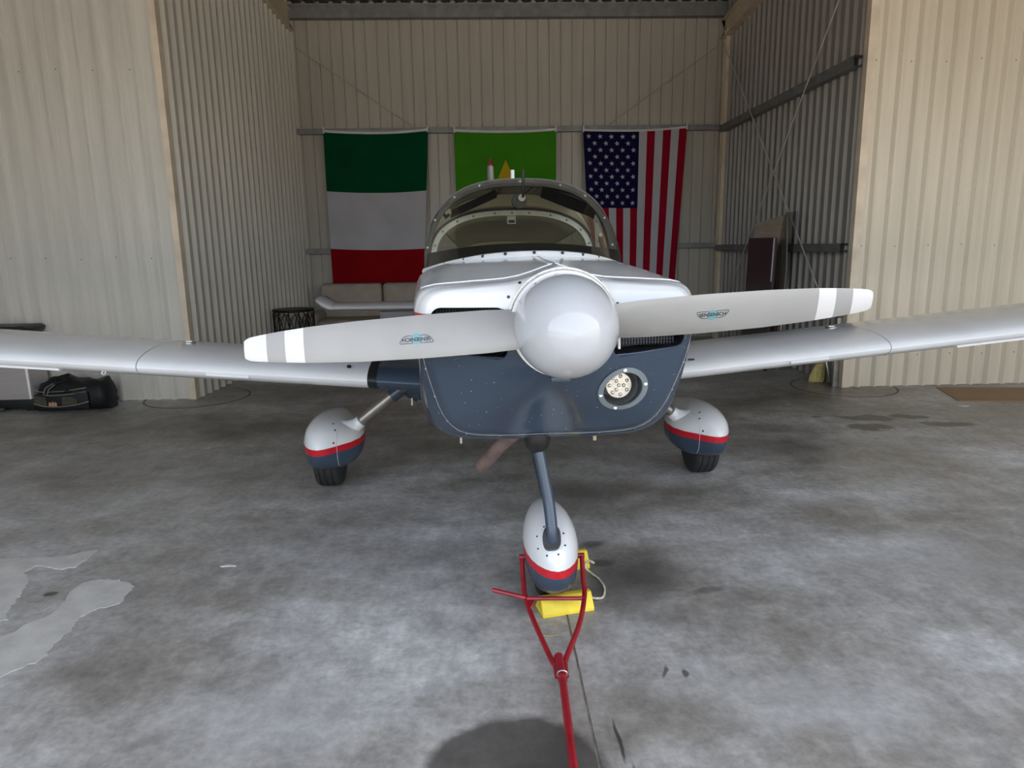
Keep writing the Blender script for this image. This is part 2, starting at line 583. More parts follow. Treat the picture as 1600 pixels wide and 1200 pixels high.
def lathe_rows(prof, n, axis='y', c=(0, 0, 0)):
    rows = []
    for a, r in prof:
        row = []
        for k in range(n):
            t = 2 * PI * k / n
            if axis == 'y':
                row.append((c[0] + r * math.cos(t), c[1] + a, c[2] + r * math.sin(t)))
            elif axis == 'z':
                row.append((c[0] + r * math.cos(t), c[1] + r * math.sin(t), c[2] + a))
            else:
                row.append((c[0] + a, c[1] + r * math.cos(t), c[2] + r * math.sin(t)))
        rows.append(row)
    return rows


def lathe(name, prof, m, parent=None, n=32, axis='y', c=(0, 0, 0)):
    return loft(name, lathe_rows(prof, n, axis, c), m, parent, True, True, True)


def disc(name, p, nrm, r, th, m, parent=None, n=12):
    p = Vector(p)
    d = Vector(nrm).normalized()
    return tube(name, [p - d * th * 0.5, p + d * th * 0.5], r, m, parent, n)


def extrude_poly(name, pts, z0, z1, m, parent=None):
    n = len(pts)
    v = [(p[0], p[1], z0) for p in pts] + [(p[0], p[1], z1) for p in pts]
    f = [tuple(range(n - 1, -1, -1)), tuple(range(n, 2 * n))] + [(i, (i + 1) % n, n + (i + 1) % n, n + i) for i in range(n)]
    me = bpy.data.meshes.new(name)
    me.from_pydata(v, [], f)
    fix_normals(me)
    return link_me(name, me, m, parent)


def boolean_diff(me, cutters):
    o = bpy.data.objects.new('tmp', me)
    COL.objects.link(o)
    tmp = []
    for c in cutters:
        md = o.modifiers.new('b', 'BOOLEAN')
        md.operation = 'DIFFERENCE'
        md.solver = 'EXACT'
        md.object = c
        tmp.append(c)
    dg = bpy.context.evaluated_depsgraph_get()
    dg.update()
    out = bpy.data.meshes.new_from_object(o.evaluated_get(dg))
    bpy.data.objects.remove(o)
    for c in tmp:
        bpy.data.objects.remove(c)
    return out


def slab_cut(me, name, m, parent, zlo=None, zhi=None, smooth='auto'):
    """the part of a mesh between two heights, as a mesh of its own"""
    bm = bmesh.new()
    bm.from_mesh(me)
    if zlo is not None:
        bmesh.ops.bisect_plane(bm, geom=bm.verts[:] + bm.edges[:] + bm.faces[:], plane_co=(0, 0, zlo), plane_no=(0, 0, 1), clear_inner=True)
    if zhi is not None:
        bmesh.ops.bisect_plane(bm, geom=bm.verts[:] + bm.edges[:] + bm.faces[:], plane_co=(0, 0, zhi), plane_no=(0, 0, 1), clear_outer=True)
    me2 = bpy.data.meshes.new(name)
    bm.to_mesh(me2)
    bm.free()
    return link_me(name, me2, m, parent, smooth)


def text_mesh(s, size):
    cu = bpy.data.curves.new('t', 'FONT')
    cu.body = s
    cu.size = size
    cu.offset = size * 0.022
    cu.align_x = 'CENTER'
    cu.align_y = 'CENTER'
    o = bpy.data.objects.new('t', cu)
    COL.objects.link(o)
    dg = bpy.context.evaluated_depsgraph_get()
    dg.update()
    me = bpy.data.meshes.new_from_object(o.evaluated_get(dg))
    bpy.data.objects.remove(o)
    bpy.data.curves.remove(cu)
    v = [tuple(x.co) for x in me.vertices]
    f = [tuple(p.vertices) for p in me.polygons]
    bpy.data.meshes.remove(me)
    return v, f


# ------------------------------------------------------------------ setting: floor, walls, roof
YF_L, YF_R, YB = 7.14, 7.0, 11.2
XR = 3.70
ZT = 5.1
floor = tag(box('floor', -9, 9, -0.3, 11.6, -0.30, -0.006, 'joint'), 'stained grey concrete hangar floor under the airplane', None, None, 'structure')
# two pours with an open joint between them
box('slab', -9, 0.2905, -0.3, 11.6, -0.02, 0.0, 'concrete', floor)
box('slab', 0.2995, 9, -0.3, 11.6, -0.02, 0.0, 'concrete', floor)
p1 = [(-3.1, 3.36), (-2.471, 3.32), (-2.187, 3.335), (-2.10, 3.38), (-2.049, 3.394), (-2.04, 3.348), (-2.036, 3.24), (-2.07, 3.19), (-2.156, 3.199), (-2.238, 3.232), (-2.257, 3.165), (-2.20, 3.10), (-2.172, 3.056), (-2.15, 2.98), (-2.122, 2.904), (-2.09, 2.78), (-2.064, 2.702), (-2.4, 2.62), (-3.0, 2.6)]
p2 = [(-2.35, 2.42), (-1.985, 2.587), (-1.945, 2.68), (-1.885, 2.752), (-1.90, 2.87), (-1.922, 2.979), (-1.902, 3.045), (-1.821, 3.059), (-1.76, 3.05), (-1.708, 3.026), (-1.665, 2.99), (-1.652, 2.955), (-1.638, 2.845), (-1.67, 2.80), (-1.716, 2.784), (-1.745, 2.703), (-1.727, 2.618), (-1.73, 2.50), (-1.717, 2.417), (-1.802, 2.315), (-1.95, 2.22), (-2.3, 2.15)]


def ragged(pts, n, amp):
    q = cr(pts, n, True)
    rnd = random.Random(3)
    return [(x + rnd.uniform(-amp, amp), y + rnd.uniform(-amp, amp)) for x, y in q]


for p in (p1, p2):
    tag(extrude_poly('screed_patch', ragged(p, 110, 0.008), -0.001, 0.0025, 'patch', floor), 'pale worn screed patch')


def ring(name, cx, cy, r0, r1, a0, a1, z0, z1, m, parent, n=48):
    v, f = [], []
    for i in range(n + 1):
        a = a0 + (a1 - a0) * i / n
        for r, z in ((r0, z0), (r0, z1), (r1, z1), (r1, z0)):
            v.append((cx + r * math.cos(a), cy + r * math.sin(a), z))
    for i in range(n):
        for k in range(4):
            a = i * 4 + k
            b_ = i * 4 + (k + 1) % 4
            f.append((a, b_, b_ + 4, a + 4))
    me = bpy.data.meshes.new(name)
    me.from_pydata(v, [], f)
    fix_normals(me)
    return link_me(name, me, m, parent)


tag(ring('footing_joint', -3.07, 7.20, 0.50, 0.518, math.radians(180), math.radians(430), -0.002, 0.002, 'ring', floor), 'dark ring of the round footing')
tag(ring('footing_joint', 3.70, 7.00, 0.50, 0.518, math.radians(120), math.radians(352), -0.002, 0.002, 'ring', floor), 'dark ring of the round footing')

tag(box('ground_apron', -60, 60, -80, -0.3, -0.4, -0.01, 'apron'), 'sunlit pale concrete apron outside the hangar', None, None, 'structure')

PITCHW = 0.172
RIBS = 6


def sheet_mesh(pitches, h, inward, steep=False):
    """one cladding sheet: trapezoid ribs standing up (or pressed in), x along the wall, z up, front is -y"""
    prof = []
    s = 1.0 if not inward else -1.0
    for i in range(pitches):
        x = i * PITCHW
        if not inward:
            prof += [(x, 0), (x + (0.104 if steep else 0.082), 0), (x + 0.108, -0.036), (x + 0.132, -0.036), (x + (0.160 if steep else 0.144), 0)]
        else:
            prof += [(x, 0), (x + 0.146, 0), (x + 0.152, 0.018), (x + 0.162, 0.018), (x + 0.168, 0)]
    prof.append((pitches * PITCHW + 0.004, -0.002))
    v, f = [], []
    for x, y in prof:
        v += [(x, y, 0), (x, y, h)]
    for i in range(len(prof) - 1):
        a = i * 2
        f.append((a, a + 2, a + 3, a + 1))
    me = bpy.data.meshes.new('cladding_sheet')
    me.from_pydata(v, [], f)
    return me


def clad_wall(name, label, x0, y0, ang, length, h, m, inward=False, screws=True, z0=0.0, thick=0.03, steep=False):
    """a wall: backing panel and single sheets fixed to it. Runs from (x0,y0) along ang; faces -y of its own frame"""
    w = box(name, 0, length, 0.028, 0.028 + thick, 0, h, 'backing')
    w.location = (x0, y0, z0)
    w.rotation_euler = (0, 0, ang)
    tag(w, label, None, None, 'structure')
    full = RIBS * PITCHW
    k = 0
    base = sheet_mesh(RIBS, h, inward, steep)
    base.materials.append(M[m])
    x = 0.0
    while x < length - PITCHW * 0.5:
        rest = length - x
        if rest >= full - 1e-6:
            me = base
        else:
            npit = max(1, int(round(rest / PITCHW)))
            me = sheet_mesh(npit, h, inward, steep)
            me.materials.append(M[m])
        o = bpy.data.objects.new('cladding_sheet', me)
        COL.objects.link(o)
        o.parent = w
        o.location = (x, -0.001 * (k % 2), 0)
        x += full
        k += 1
    if screws:
        bm = bmesh.new()
        rnd = random.Random(5)
        for zz in (0.32, 1.45, 3.2):
            xx = 0.045
            i = 0
            while xx < length - 0.05:
                if i % 2 == 0:
                    zs = zz + rnd.uniform(-.015, .015)
                    add_box(bm, xx - 0.005, xx + 0.005, -0.006, 0.002, zs - 0.005, zs + 0.005)
                xx += PITCHW
                i += 1
        s = link_bm('fixing_screws', bm, 'fix', w)
        s['kind'] = 'stuff'
    return w


clad_wall('wall_front_left', 'light grey ribbed cladding wall left of the tail bay', -3.06 - 4 * 1.032, YF_L, 0.0, 4 * 1.032, ZT, 'wall_grey', steep=True)
clad_wall('wall_front_right', 'cream ribbed cladding wall right of the tail bay', XR + 0.03, YF_R, 0.0, 4 * 1.032, ZT, 'wall_cream')
# tail bay: left side (slightly skewed), right side, back
la = math.atan2(YB - YF_L, -2.87 + 3.06)
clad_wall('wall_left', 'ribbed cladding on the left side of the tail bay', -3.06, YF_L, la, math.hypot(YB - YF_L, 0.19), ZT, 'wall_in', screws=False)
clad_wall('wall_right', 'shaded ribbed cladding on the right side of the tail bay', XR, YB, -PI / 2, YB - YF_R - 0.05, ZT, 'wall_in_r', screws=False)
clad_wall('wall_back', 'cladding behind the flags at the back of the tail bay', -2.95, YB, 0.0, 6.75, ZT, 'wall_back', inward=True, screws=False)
# outer ends of the wing bay and the door header, all out of view
clad_wall('wall_side_left', 'far left end wall of the wing bay', -7.19, 0.6, PI / 2, 6.6, ZT, 'wall_grey', screws=False)
clad_wall('wall_side_right', 'far right end wall of the wing bay', 7.86, YF_R, -PI / 2, 6.5, ZT, 'wall_cream', screws=False)
tag(box('wall_front', -7.3, 7.95, 0.45, 0.6, 4.0, 5.3, 'wall_grey'), 'header panel over the open hangar door', None, None, 'structure')

clad_wall('door_blocker', 'added unseen door leaf blocking light at the far left', -4.85, 0.75, PI, 2.4, 4.0, 'wall_grey', screws=False)  # added out of view so that light comes mainly from the right


def corrugated_roof():
    v, f = [], []
    x = -7.4
    prof = []
    while x < 8.0:
        prof += [(x, 0), (x + 0.12, 0), (x + 0.14, 0.03), (x + 0.18, 0.03), (x + 0.2, 0)]
        x += 0.2
    for px, pz in prof:
        v += [(px, 0.4, 5.30 + pz), (px, 11.5, 5.06 + pz)]
    for i in range(len(prof) - 1):
        f.append((2 * i, 2 * i + 1, 2 * i + 3, 2 * i + 2))
    return v, f


rv, rf = corrugated_roof()
tag(link_mesh('ceiling', rv, rf, 'roof'), 'dark corrugated roof sheeting over the hangar', None, None, 'structure')
ce = bpy.data.objects['ceiling']
box('roof_deck', -7.5, 8.0, 0.4, 11.6, 5.36, 5.42, 'roof', ce)

# corner trims of the opening
tag(box('trim_1', -3.105, -3.045, YF_L - 0.045, YF_L + 0.05, 0, ZT, 'trim_tan'), 'tan corner strip at the left wall edge', None, None, 'structure')
tag(box('trim_2', XR - 0.035, XR + 0.045, YF_R - 0.045, YF_R + 0.04, 0, ZT, 'trim_tan'), 'cream corner strip at the right wall edge', None, None, 'structure')
# steel: column, rafters, eave beam, girts


def channel(name, p0, p1, w, d, m, label, side):
    """C section between two points; w tall, d deep towards 'side'"""
    p0, p1, side = Vector(p0), Vector(p1), Vector(side)
    ax = (p1 - p0).normalized()
    up = side.cross(ax).normalized()
    if up.z < 0:
        up = -up
    t = 0.006
    prof = [(0, 0), (d, 0), (d, 0.02), (d - t, 0.02), (d - t, t), (t, t), (t, w - t), (d - t, w - t), (d - t, w - 0.02), (d, w - 0.02), (d, w), (0, w)]
    prof = [(d - a, b_) for a, b_ in prof]
    rows = [[p + side * a + up * (b_ - w / 2) for a, b_ in prof] for p in (p0, p1)]
    o = loft(name, rows, m, None, True, False, False, False)
    return tag(o, label, None, None, 'structure')


channel('trim_3', (-2.85, YB - 0.02, 4.92), (3.66, YB - 0.02, 4.92), 0.185, 0.12, 'steel', 'grey steel eave beam across the top of the back wall', (0, -1, 0))
channel('trim_4', (-2.83, YB - 0.01, 3.255), (3.63, YB - 0.01, 3.255), 0.078, 0.10, 'steel', 'upper steel rail on the back wall carrying the flags', (0, -1, 0))
channel('trim_5', (-2.82, YB - 0.01, 1.475), (3.63, YB - 0.01, 1.475), 0.08, 0.10, 'steel', 'lower steel rail on the back wall', (0, -1, 0))
channel('trim_6', (XR - 0.03, YF_R + 0.05, 3.21), (XR - 0.03, 10.98, 3.21), 0.10, 0.09, 'steel', 'upper steel rail on the right bay wall', (-1, 0, 0))
channel('trim_7', (XR - 0.03, YF_R + 0.05, 1.435), (XR - 0.03, 10.98, 1.435), 0.085, 0.09, 'steel', 'lower steel rail on the right bay wall', (-1, 0, 0))


def ibeam(name, p0, p1, wdir, hdir, w, h, m, label):
    p0, p1, wd, hd = Vector(p0), Vector(p1), Vector(wdir), Vector(hdir)
    t = 0.012
    prof = [(-w / 2, 0), (w / 2, 0), (w / 2, t), (t / 2, t), (t / 2, h - t), (w / 2, h - t), (w / 2, h), (-w / 2, h), (-w / 2, h - t), (-t / 2, h - t), (-t / 2, t), (-w / 2, t)]
    rows = [[p + wd * a + hd * b_ for a, b_ in prof] for p in (p0, p1)]
    return tag(loft(name, rows, m, None, True, True, True, False), label, None, None, 'structure')


ibeam('trim_8', (XR - 0.03, 11.06, 0), (XR - 0.03, 11.06, 4.62), (1, 0, 0), (0, -1, 0), 0.12, 0.12, 'primer', 'cream steel column in the right back corner')
ibeam('trim_9', (XR - 0.06, 11.1, 4.50), (XR - 0.06, 7.05, 4.82), (1, 0, 0), (0, 0, 1), 0.13, 0.28, 'primer', 'cream steel rafter over the right bay wall')
ibeam('trim_10', (-2.84, 11.1, 4.66), (-3.0, 7.2, 4.98), (1, 0, 0), (0, 0, 1), 0.10, 0.28, 'primer', 'cream steel rafter over the left bay wall')
# knee brace at the foot of the right corner
tag(box('trim_11', XR - 0.10, XR - 0.045, YF_R + 0.02, YF_R + 0.06, 0, .72, 'gear'), 'dark steel door post at the right corner', None, None, 'structure')


def cable(p0, p1, sag, r, label, m='cable'):
    p0, p1 = Vector(p0), Vector(p1)
    pts = [p0.lerp(p1, t) + Vector((0, 0, -sag * 4 * t * (1 - t))) for t in [i / 12 for i in range(13)]]
    o = tube('bracing_cable', pts, r, m, None, 6)
    return tag(o, label, 'cable', 'bracing cables of the tail bay')


cable((XR - 0.15, 10.98, 4.50), (XR - 0.12, 7.15, 0.70), 0.0, 0.0085, 'steel bracing cable falling from the right back column to the front')
cable((XR - 0.15, 7.20, 4.05), (XR - 0.12, 10.9, -0.0 + 0.12), 0.0, 0.0085, 'pale bracing cable rising across the right bay wall to the front')
cable((-2.80, YB - 0.07, 4.46), (-1.10, YB - 0.07, 3.31), 0.0, 0.007, 'bracing rod sloping above the tricolour flag', 'wall_back')
cable((3.60, YB - 0.07, 4.46), (1.90, YB - 0.07, 3.31), 0.0, 0.007, 'bracing rod sloping above the star striped flag', 'wall_back')


# ------------------------------------------------------------------ the airplane
TH = math.radians(1.7)
plane = thing('airplane', 'white and slate blue low wing propeller airplane parked nose out', 'airplane', (0.235, 2.17, 0), TH)
HUBZ = 1.252

# --- cowling
NL = 72


def mirror_loop(half):
    """half: right side from bottom centre to top centre (x,y,z) -> full closed loop"""
    h = cr(half, NL // 2 + 1)
    h[0][0] = 0
    h[-1][0] = 0
    left = [(-x, y, z) for x, y, z in h[-2:0:-1]]
    return [tuple(p) for p in h] + left


F_ = [(0, .40, .795), (.20, .375, .80), (.33, .33, .83), (.393, .27, .91), (.43, .21, 1.03), (.455, .17, 1.14), (.47, .16, 1.24), (.46, .16, 1.318), (.41, .155, 1.362), (.28, .14, 1.376), (.13, .125, 1.392), (0, .12, 1.438)]
G_ = [(0, .47, .755), (.24, .46, .76), (.37, .43, .785), (.445, .38, .86), (.475, .32, 1.0), (.483, .28, 1.12), (.490, .26, 1.24), (.482, .26, 1.325), (.44, .26, 1.370), (.31, .25, 1.384), (.14, .24, 1.397), (0, .24, 1.441)]
M_ = [(0, .70, .73), (.27, .70, .73), (.42, .70, .745), (.49, .70, .80), (.508, .70, .95), (.512, .70, 1.1), (.515, .70, 1.25), (.508, .70, 1.33), (.465, .70, 1.385), (.34, .70, 1.418), (.16, .70, 1.436), (0, .70, 1.448)]
R_ = [(0, 1.15, .70), (.30, 1.15, .70), (.46, 1.15, .71), (.535, 1.15, .77), (.548, 1.15, .95), (.55, 1.15, 1.1), (.55, 1.15, 1.25), (.54, 1.15, 1.335), (.50, 1.15, 1.39), (.38, 1.15, 1.43), (.18, 1.15, 1.455), (0, 1.15, 1.465)]


def toward(loop, k, dy):
    return [(x * k, y + dy, HUBZ + (z - HUBZ) * k) for x, y, z in loop]


lF, lG, lM, lR = (mirror_loop(q) for q in (F_, G_, M_, R_))
ringl = []
for x, y, z in lF:
    a = math.atan2(z - HUBZ, x)
    ringl.append((0.150 * math.cos(a), 0.055, HUBZ + 0.150 * math.sin(a)))
lI = toward(lF, 0.93, -0.045)
lI = [(x, max(y, 0.085), z) for x, y, z in lI]


def lerp_loop(a, b_, t, dy=0.0):
    return [tuple(p[i] * (1 - t) + q[i] * t + (dy if i == 1 else 0) for i in range(3)) for p, q in zip(a, b_)]


rows = [ringl, lerp_loop(ringl, lI, .35, -.004), lerp_loop(ringl, lI, .7, -.004), lI, lerp_loop(lI, lF, .5, -.012), lF]
tail = [lF, lG, lM, lR]
arr = np.array(tail)
extra = []
for i in range(1, 25):
    t = i / 24 * 3
    j = min(int(t), 2)
    f = t - j
    a = arr[j - 1] if j > 0 else 2 * arr[0] - arr[1]
    b_, c, = arr[j], arr[j + 1]
    d = arr[j + 2] if j + 2 < 4 else 2 * arr[3] - arr[2]
    extra.append([tuple(p) for p in 0.5 * ((2 * b_) + (-a + c) * f + (2 * a - 5 * b_ + 4 * c - d) * f * f + (-a + 3 * b_ - 3 * c + d) * f ** 3)])
rows = rows + extra
v, f = loft_data(rows, True, True, True)
cowl_me = bpy.data.meshes.new('cowl')
cowl_me.from_pydata(v, [], f)
fix_normals(cowl_me)

def bvh_of(me):
    return BVHTree.FromPolygons([v.co.copy() for v in me.vertices], [tuple(p.vertices) for p in me.polygons])


def stick(bvh, org, d, fallback=None):
    """point and outward normal where a ray meets a surface"""
    h = bvh.ray_cast(Vector(org), Vector(d).normalized())
    if h[0] is None:
        return Vector(fallback or org), -Vector(d).normalized()
    n = h[1]
    if n.dot(Vector(d)) > 0:
        n = -n
    return h[0], n


cowl_bvh = bvh_of(cowl_me)
cutters = []


def round_rect_prism(x0, x1, z0, z1, y0, y1, r, skew=0.0):
    pts = []
    for cx, cz, a0 in ((x1 - r, z1 - r, 0), (x0 + r, z1 - r, 90), (x0 + r, z0 + r, 180), (x1 - r, z0 + r, 270)):
        for k in range(7):
            a = math.radians(a0 + k * 15)
            pts.append((cx + r * math.cos(a), cz + r * math.sin(a)))
    xm = abs((x0 + x1) / 2)
    rws = []
    for y in (y0, y1):
        rws.append([(x, y, z + (skew * (abs(x) - xm) if z < (z0 + z1) / 2 else 0)) for x, z in pts])
    return rws


def cutter(rws):
    vv, ff = loft_data(rws, True, True, True)
    me = bpy.data.meshes.new('cut')
    me.from_pydata(vv, [], ff)
    fix_normals(me)
    o = bpy.data.objects.new('cut', me)
    COL.objects.link(o)
    return o


inl = {}
for s in (-1, 1):
    x0, x1 = (0.175, 0.425)
    rr = round_rect_prism(min(s * x0, s * x1), max(s * x0, s * x1), 1.145, 1.308, -0.1, 0.26, 0.035, 0.11)
    inl[s] = rr
    cutters.append(cutter(rr))
LX, LZ, LR = 0.229, 1.006, 0.072
cutters.append(cutter(lathe_rows([(-0.1, LR), (0.38, LR)], 32, 'y', (LX, 0, LZ))))
cowl_me = boolean_diff(cowl_me, cutters)
ZW, ZB = 1.288, 1.262
upper_cowl = slab_cut(cowl_me, 'upper_cowl', 'white', plane, ZW, None)
slab_cut(cowl_me, 'cheat_stripe', 'red', plane, ZB, ZW)
lower_cowl = slab_cut(cowl_me, 'lower_cowl', 'blue', plane, None, ZB)
bpy.data.meshes.remove(cowl_me)
upper_cowl['label'] = 'white upper engine cowl'
lower_cowl['label'] = 'chipped slate blue lower cowl'
# inlet liners with mesh filters
for s in (-1, 1):
    x0, x1 = (0.179, 0.421)
    rr = round_rect_prism(min(s * x0, s * x1), max(s * x0, s * x1), 1.149, 1.304, 0.125, 0.25, 0.033, 0.11)
    li = loft('inlet_liner', rr, 'black', plane, True, False, True, 'auto')
    li['label'] = 'dark engine air inlet'
    bm = bmesh.new()
    for k in range(22):
        x = s * (0.19 + k * 0.0102)
        add_box(bm, x - 0.0018, x + 0.0018, 0.175, 0.18, 1.16, 1.296)
    for k in range(12):
        z = 1.168 + k * 0.0105
        add_box(bm, min(s * 0.19, s * 0.41), max(s * 0.19, s * 0.41), 0.18, 0.184, z - 0.0018, z + 0.0018)
    link_bm('filter_mesh', bm, mat('filter_wire', (0.06, 0.068, 0.085), 0.5), li)
# lips below the inlets, rubbed to bare edge
for s in (-1, 1):
    tube('inlet_lip', [(s * .185, .088, 1.139), (s * .25, .098, 1.142), (s * .33, .105, 1.151), (s * .40, .112, 1.160), (s * .425, .12, 1.178), (s * .433, .125, 1.21)], 0.0045, 'blue_clean', plane, 8, 24)
# panel seams and chipped edge lines
seam_rows = np.array(rows)


def top_line(pts, name, rad, m, parent, lift=0.0):
    """line laid on the cowl from above"""
    out = []
    for x, y in cr(pts, 60):
        p, n = stick(cowl_bvh, (x, y, 2.0), (0, 0, -1))
        out.append(p + n * lift)
    return tube(name, out, rad, m, parent, 5)


SE = [(-.462, .30), (-.43, .265), (-.31, .25), (-.18, .25), (-.10, .255), (0, .265), (.10, .255), (.18, .25), (.31, .25), (.43, .265), (.462, .30)]
top_line(SE, 'seam', .0030, 'seam_w2', upper_cowl)  # highlight along the seam edge, drawn as a white line
top_line([(x, y + .008) for x, y in SE], 'seam', .0016, 'seam', upper_cowl)
for sg in (-1, 1):
    ends = [stick(cowl_bvh, (sg * 1.5, y, z), (-sg, 0, 0))[0] for y, z in ((.30, 1.355), (.315, 1.34), (.325, 1.32), (.33, 1.292))]
    tube('seam', ends, .0026, 'seam', upper_cowl, 5)
lo = [i % NL for i in range(-17, 18)]
fl = [seam_rows[6][i] for i in range(NL)]
tube('seam', [fl[i] for i in lo], 0.0013, 'seam_w', lower_cowl, 5)
for i in (-15, -12, -9, -6, -3, 0, 3, 6, 9, 12, 15):
    p = fl[i % NL]
    d = Vector((p[0] * 0.6, -0.6, (p[2] - HUBZ) * 0.8))
    disc('screw', p, d, 0.0040, 0.005, 'metal', lower_cowl, 8)
# hinge line along the top of the cowl
top_line([(-.012, .30), (-.012, .6), (-.012, 1.0)], 'seam', .0028, 'seam_w2', upper_cowl)
top_line([(.014, .30), (.014, .6), (.014, 1.0)], 'seam', .0018, 'seam', upper_cowl)
for a in (20, 48, 72, 112, 132, 150, 165):
    t = math.radians(a)
    p, n = stick(cowl_bvh, (0.196 * math.cos(t), -1.0, HUBZ + 0.178 * math.sin(t)), (0, 1, 0))
    disc('screw', p, n, 0.0055, 0.004, 'screw', upper_cowl, 8)
# paint losses on the left flank, down to white primer
rl = random.Random(11)
for (y, z, w, h) in ((.80, .855, .05, .055), (.74, .90, .03, .03), (.66, 1.02, .022, .035), (.72, 1.06, .02, .022), (.50, 1.10, .02, .012), (.56, 1.145, .015, .02)):
    vs = []
    for k in range(14):
        a = 2 * PI * k / 14
        q = rl.uniform(.65, 1.15)
        p, n = stick(cowl_bvh, (-1.5, y + w * math.cos(a) * q, z + h * math.sin(a) * q), (1, 0, 0))
        vs.append(p + n * .0012)
    p, n = stick(cowl_bvh, (-1.5, y, z), (1, 0, 0))
    vs.append(p + n * .0014)
    link_mesh('paint_loss', vs, [(14, k, (k + 1) % 14) for k in range(14)], 'seam_w2', lower_cowl)
# landing light behind a clear cover
ll = loft('landing_light', lathe_rows([(0.235, 0.0705), (0.30, 0.070), (0.35, 0.060), (0.36, 0.001)], 32, 'y', (LX, 0, LZ)), 'lightbowl', plane, True, False, True)
ll['label'] = 'round recessed landing light'
lathe('lamp', [(0.248, 0.0), (0.248, 0.046), (0.260, 0.052), (0.34, 0.052), (0.34, 0.0)], 'lamp', ll, 28, 'y', (LX + 0.004, 0, LZ - 0.002))
for (a, r) in [(0, 0.0), (0, .018), (120, .018), (240, .018), (30, .034), (80, .034), (130, .034), (180, .034), (230, .034), (280, .034), (330, .034)]:
    t = math.radians(a)
    lathe('lens', [(0.242, 0.001), (0.243, 0.005), (0.249, 0.0075)], 'metal', ll, 10, 'y', (LX + 0.004 + r * math.cos(t), 0, LZ - 0.002 + r * math.sin(t)))


def front_y(x, z):
    """depth of the cowl's lower front face at (x,z), found from its rows"""
    return stick(cowl_bvh, (x, -1, z), (0, 1, 0))[0].y


def light_ring(r0, r1, off):
    rws = []
    for r, dy in ((r0, 0.006), (r0, -off), (r1, -off), (r1, 0.006)):
        row = []
        for k in range(40):
            t = 2 * PI * k / 40
            x, z = LX + r * math.cos(t), LZ + r * math.sin(t)
            row.append((x, LY(x, z) + dy, z))
        rws.append(row)
    return rws


fy = [front_y(LX + dx, LZ + dz) for dx, dz in ((0, 0), (.09, 0), (-.09, 0), (0, .09), (0, -.09))]
gx = (fy[1] - fy[2]) / 0.18
gz = (fy[3] - fy[4]) / 0.18


def LY(x, z):
    return front_y(x, z)


rw = light_ring(0.069, 0.088, 0.006)
vv, ff = loft_data(rw + [rw[0]], True)
bm_me = bpy.data.meshes.new('bezel')
bm_me.from_pydata(vv, [], ff)
fix_normals(bm_me)
link_me('bezel', bm_me, mat('bezel_grey', (0.20, 0.23, 0.25), 0.25), ll, 'auto')
cv = [[(LX + r * math.cos(2 * PI * k / 32), LY(LX + r * math.cos(2 * PI * k / 32), LZ + r * math.sin(2 * PI * k / 32)) - 0.004, LZ + r * math.sin(2 * PI * k / 32)) for k in range(32)] for r in (0.0005, 0.05, 0.078)]
loft('cover_glass', cv, 'glass_clear', ll, True)
for a in (15, 95, 195, 260):
    t = math.radians(a)
    x, z = LX + 0.079 * math.cos(t), LZ + 0.079 * math.sin(t)
    disc('screw', (x, LY(x, z) - 0.006, z), (0, -1, 0.2), 0.006, 0.006, 'metal', ll, 10)

# --- spinner
prof = []
for k in range(15):
    t = k / 14
    prof.append((-0.265 * (1 - t) ** 1.0 + 0.0, 0.164 * (1 - (1 - t) ** 2.1) ** 0.55))
prof[0] = (-0.265, 0.0005)
prof += [(0.03, 0.164), (0.03, 0.150)]
spinner = lathe('spinner', prof, 'spinner', plane, 56, 'y', (0.004, 0.0, HUBZ))
spinner['label'] = 'glossy white spinner dome'
for a in (100, 125, 150, 200, 235, 265, 300, 330, 15, 60):
    t = math.radians(a)
    disc('screw', (0.004 + 0.1625 * math.cos(t), -0.012, HUBZ + 0.1625 * math.sin(t)), (math.cos(t), -0.12, math.sin(t)), 0.005, 0.006, 'metal', spinner, 8)
lathe('spinner_plate', [(0.030, 0.172), (0.045, 0.172), (0.05, 0.150)], 'white', plane, 56, 'y', (0.004, 0, HUBZ))

# --- propeller blades
BA = math.radians(3.25)


def blade_chord(r):
    rs = [0.10, 0.15, 0.25, 0.45, 0.65, 0.80, 0.90, 0.96, 0.985, 0.997]
    up = [0.056, 0.060, 0.0655, 0.067, 0.064, 0.058, 0.050, 0.043, 0.039, 0.030]
    dn = [-0.052, -0.057, -0.062, -0.063, -0.059, -0.050, -0.041, -0.034, -0.030, -0.022]
    return np.interp(r, rs, up), np.interp(r, rs, dn)


def blade_point(s, r, q, side, off=0.0):
    """s=+1 image right, -1 left; q in 0..1 from lower to upper edge; side=+1 front face"""
    up, dn = blade_chord(r)
    if s < 0:
        up, dn = up, dn
    beta = math.radians(np.interp(r, [0.1, 0.3, 0.6, 1.0], [40, 30, 21, 14]))
    w = dn + (up - dn) * q
    k = 2 * q - 1
    th = np.interp(r, [0.1, 0.3, 0.6, 1.0], [0.040, 0.022, 0.014, 0.007])
    hgt = th * max(0.0, 1 - k * k) ** 0.8 * (0.75 if side > 0 else -0.25) + (off if side > 0 else -off)
    e = Vector((math.cos(BA), 0, math.sin(BA))) * s
    n = Vector((-math.sin(BA), 0, math.cos(BA)))
    p = Vector((0.004, 0.0, HUBZ)) + e * r + n * w
    p.y += -s * w * math.tan(beta) * 0.9
    p.y -= hgt
    return p


def blade_rows(s, r0, r1, nr, off=0.0):
    out = []
    for i in range(nr):
        r = r0 + (r1 - r0) * i / (nr - 1)
        row = [blade_point(s, r, k / 12, 1, off) for k in range(13)] + [blade_point(s, r, k / 12, -1, off) for k in range(11, 0, -1)]
        out.append(row)
    return out


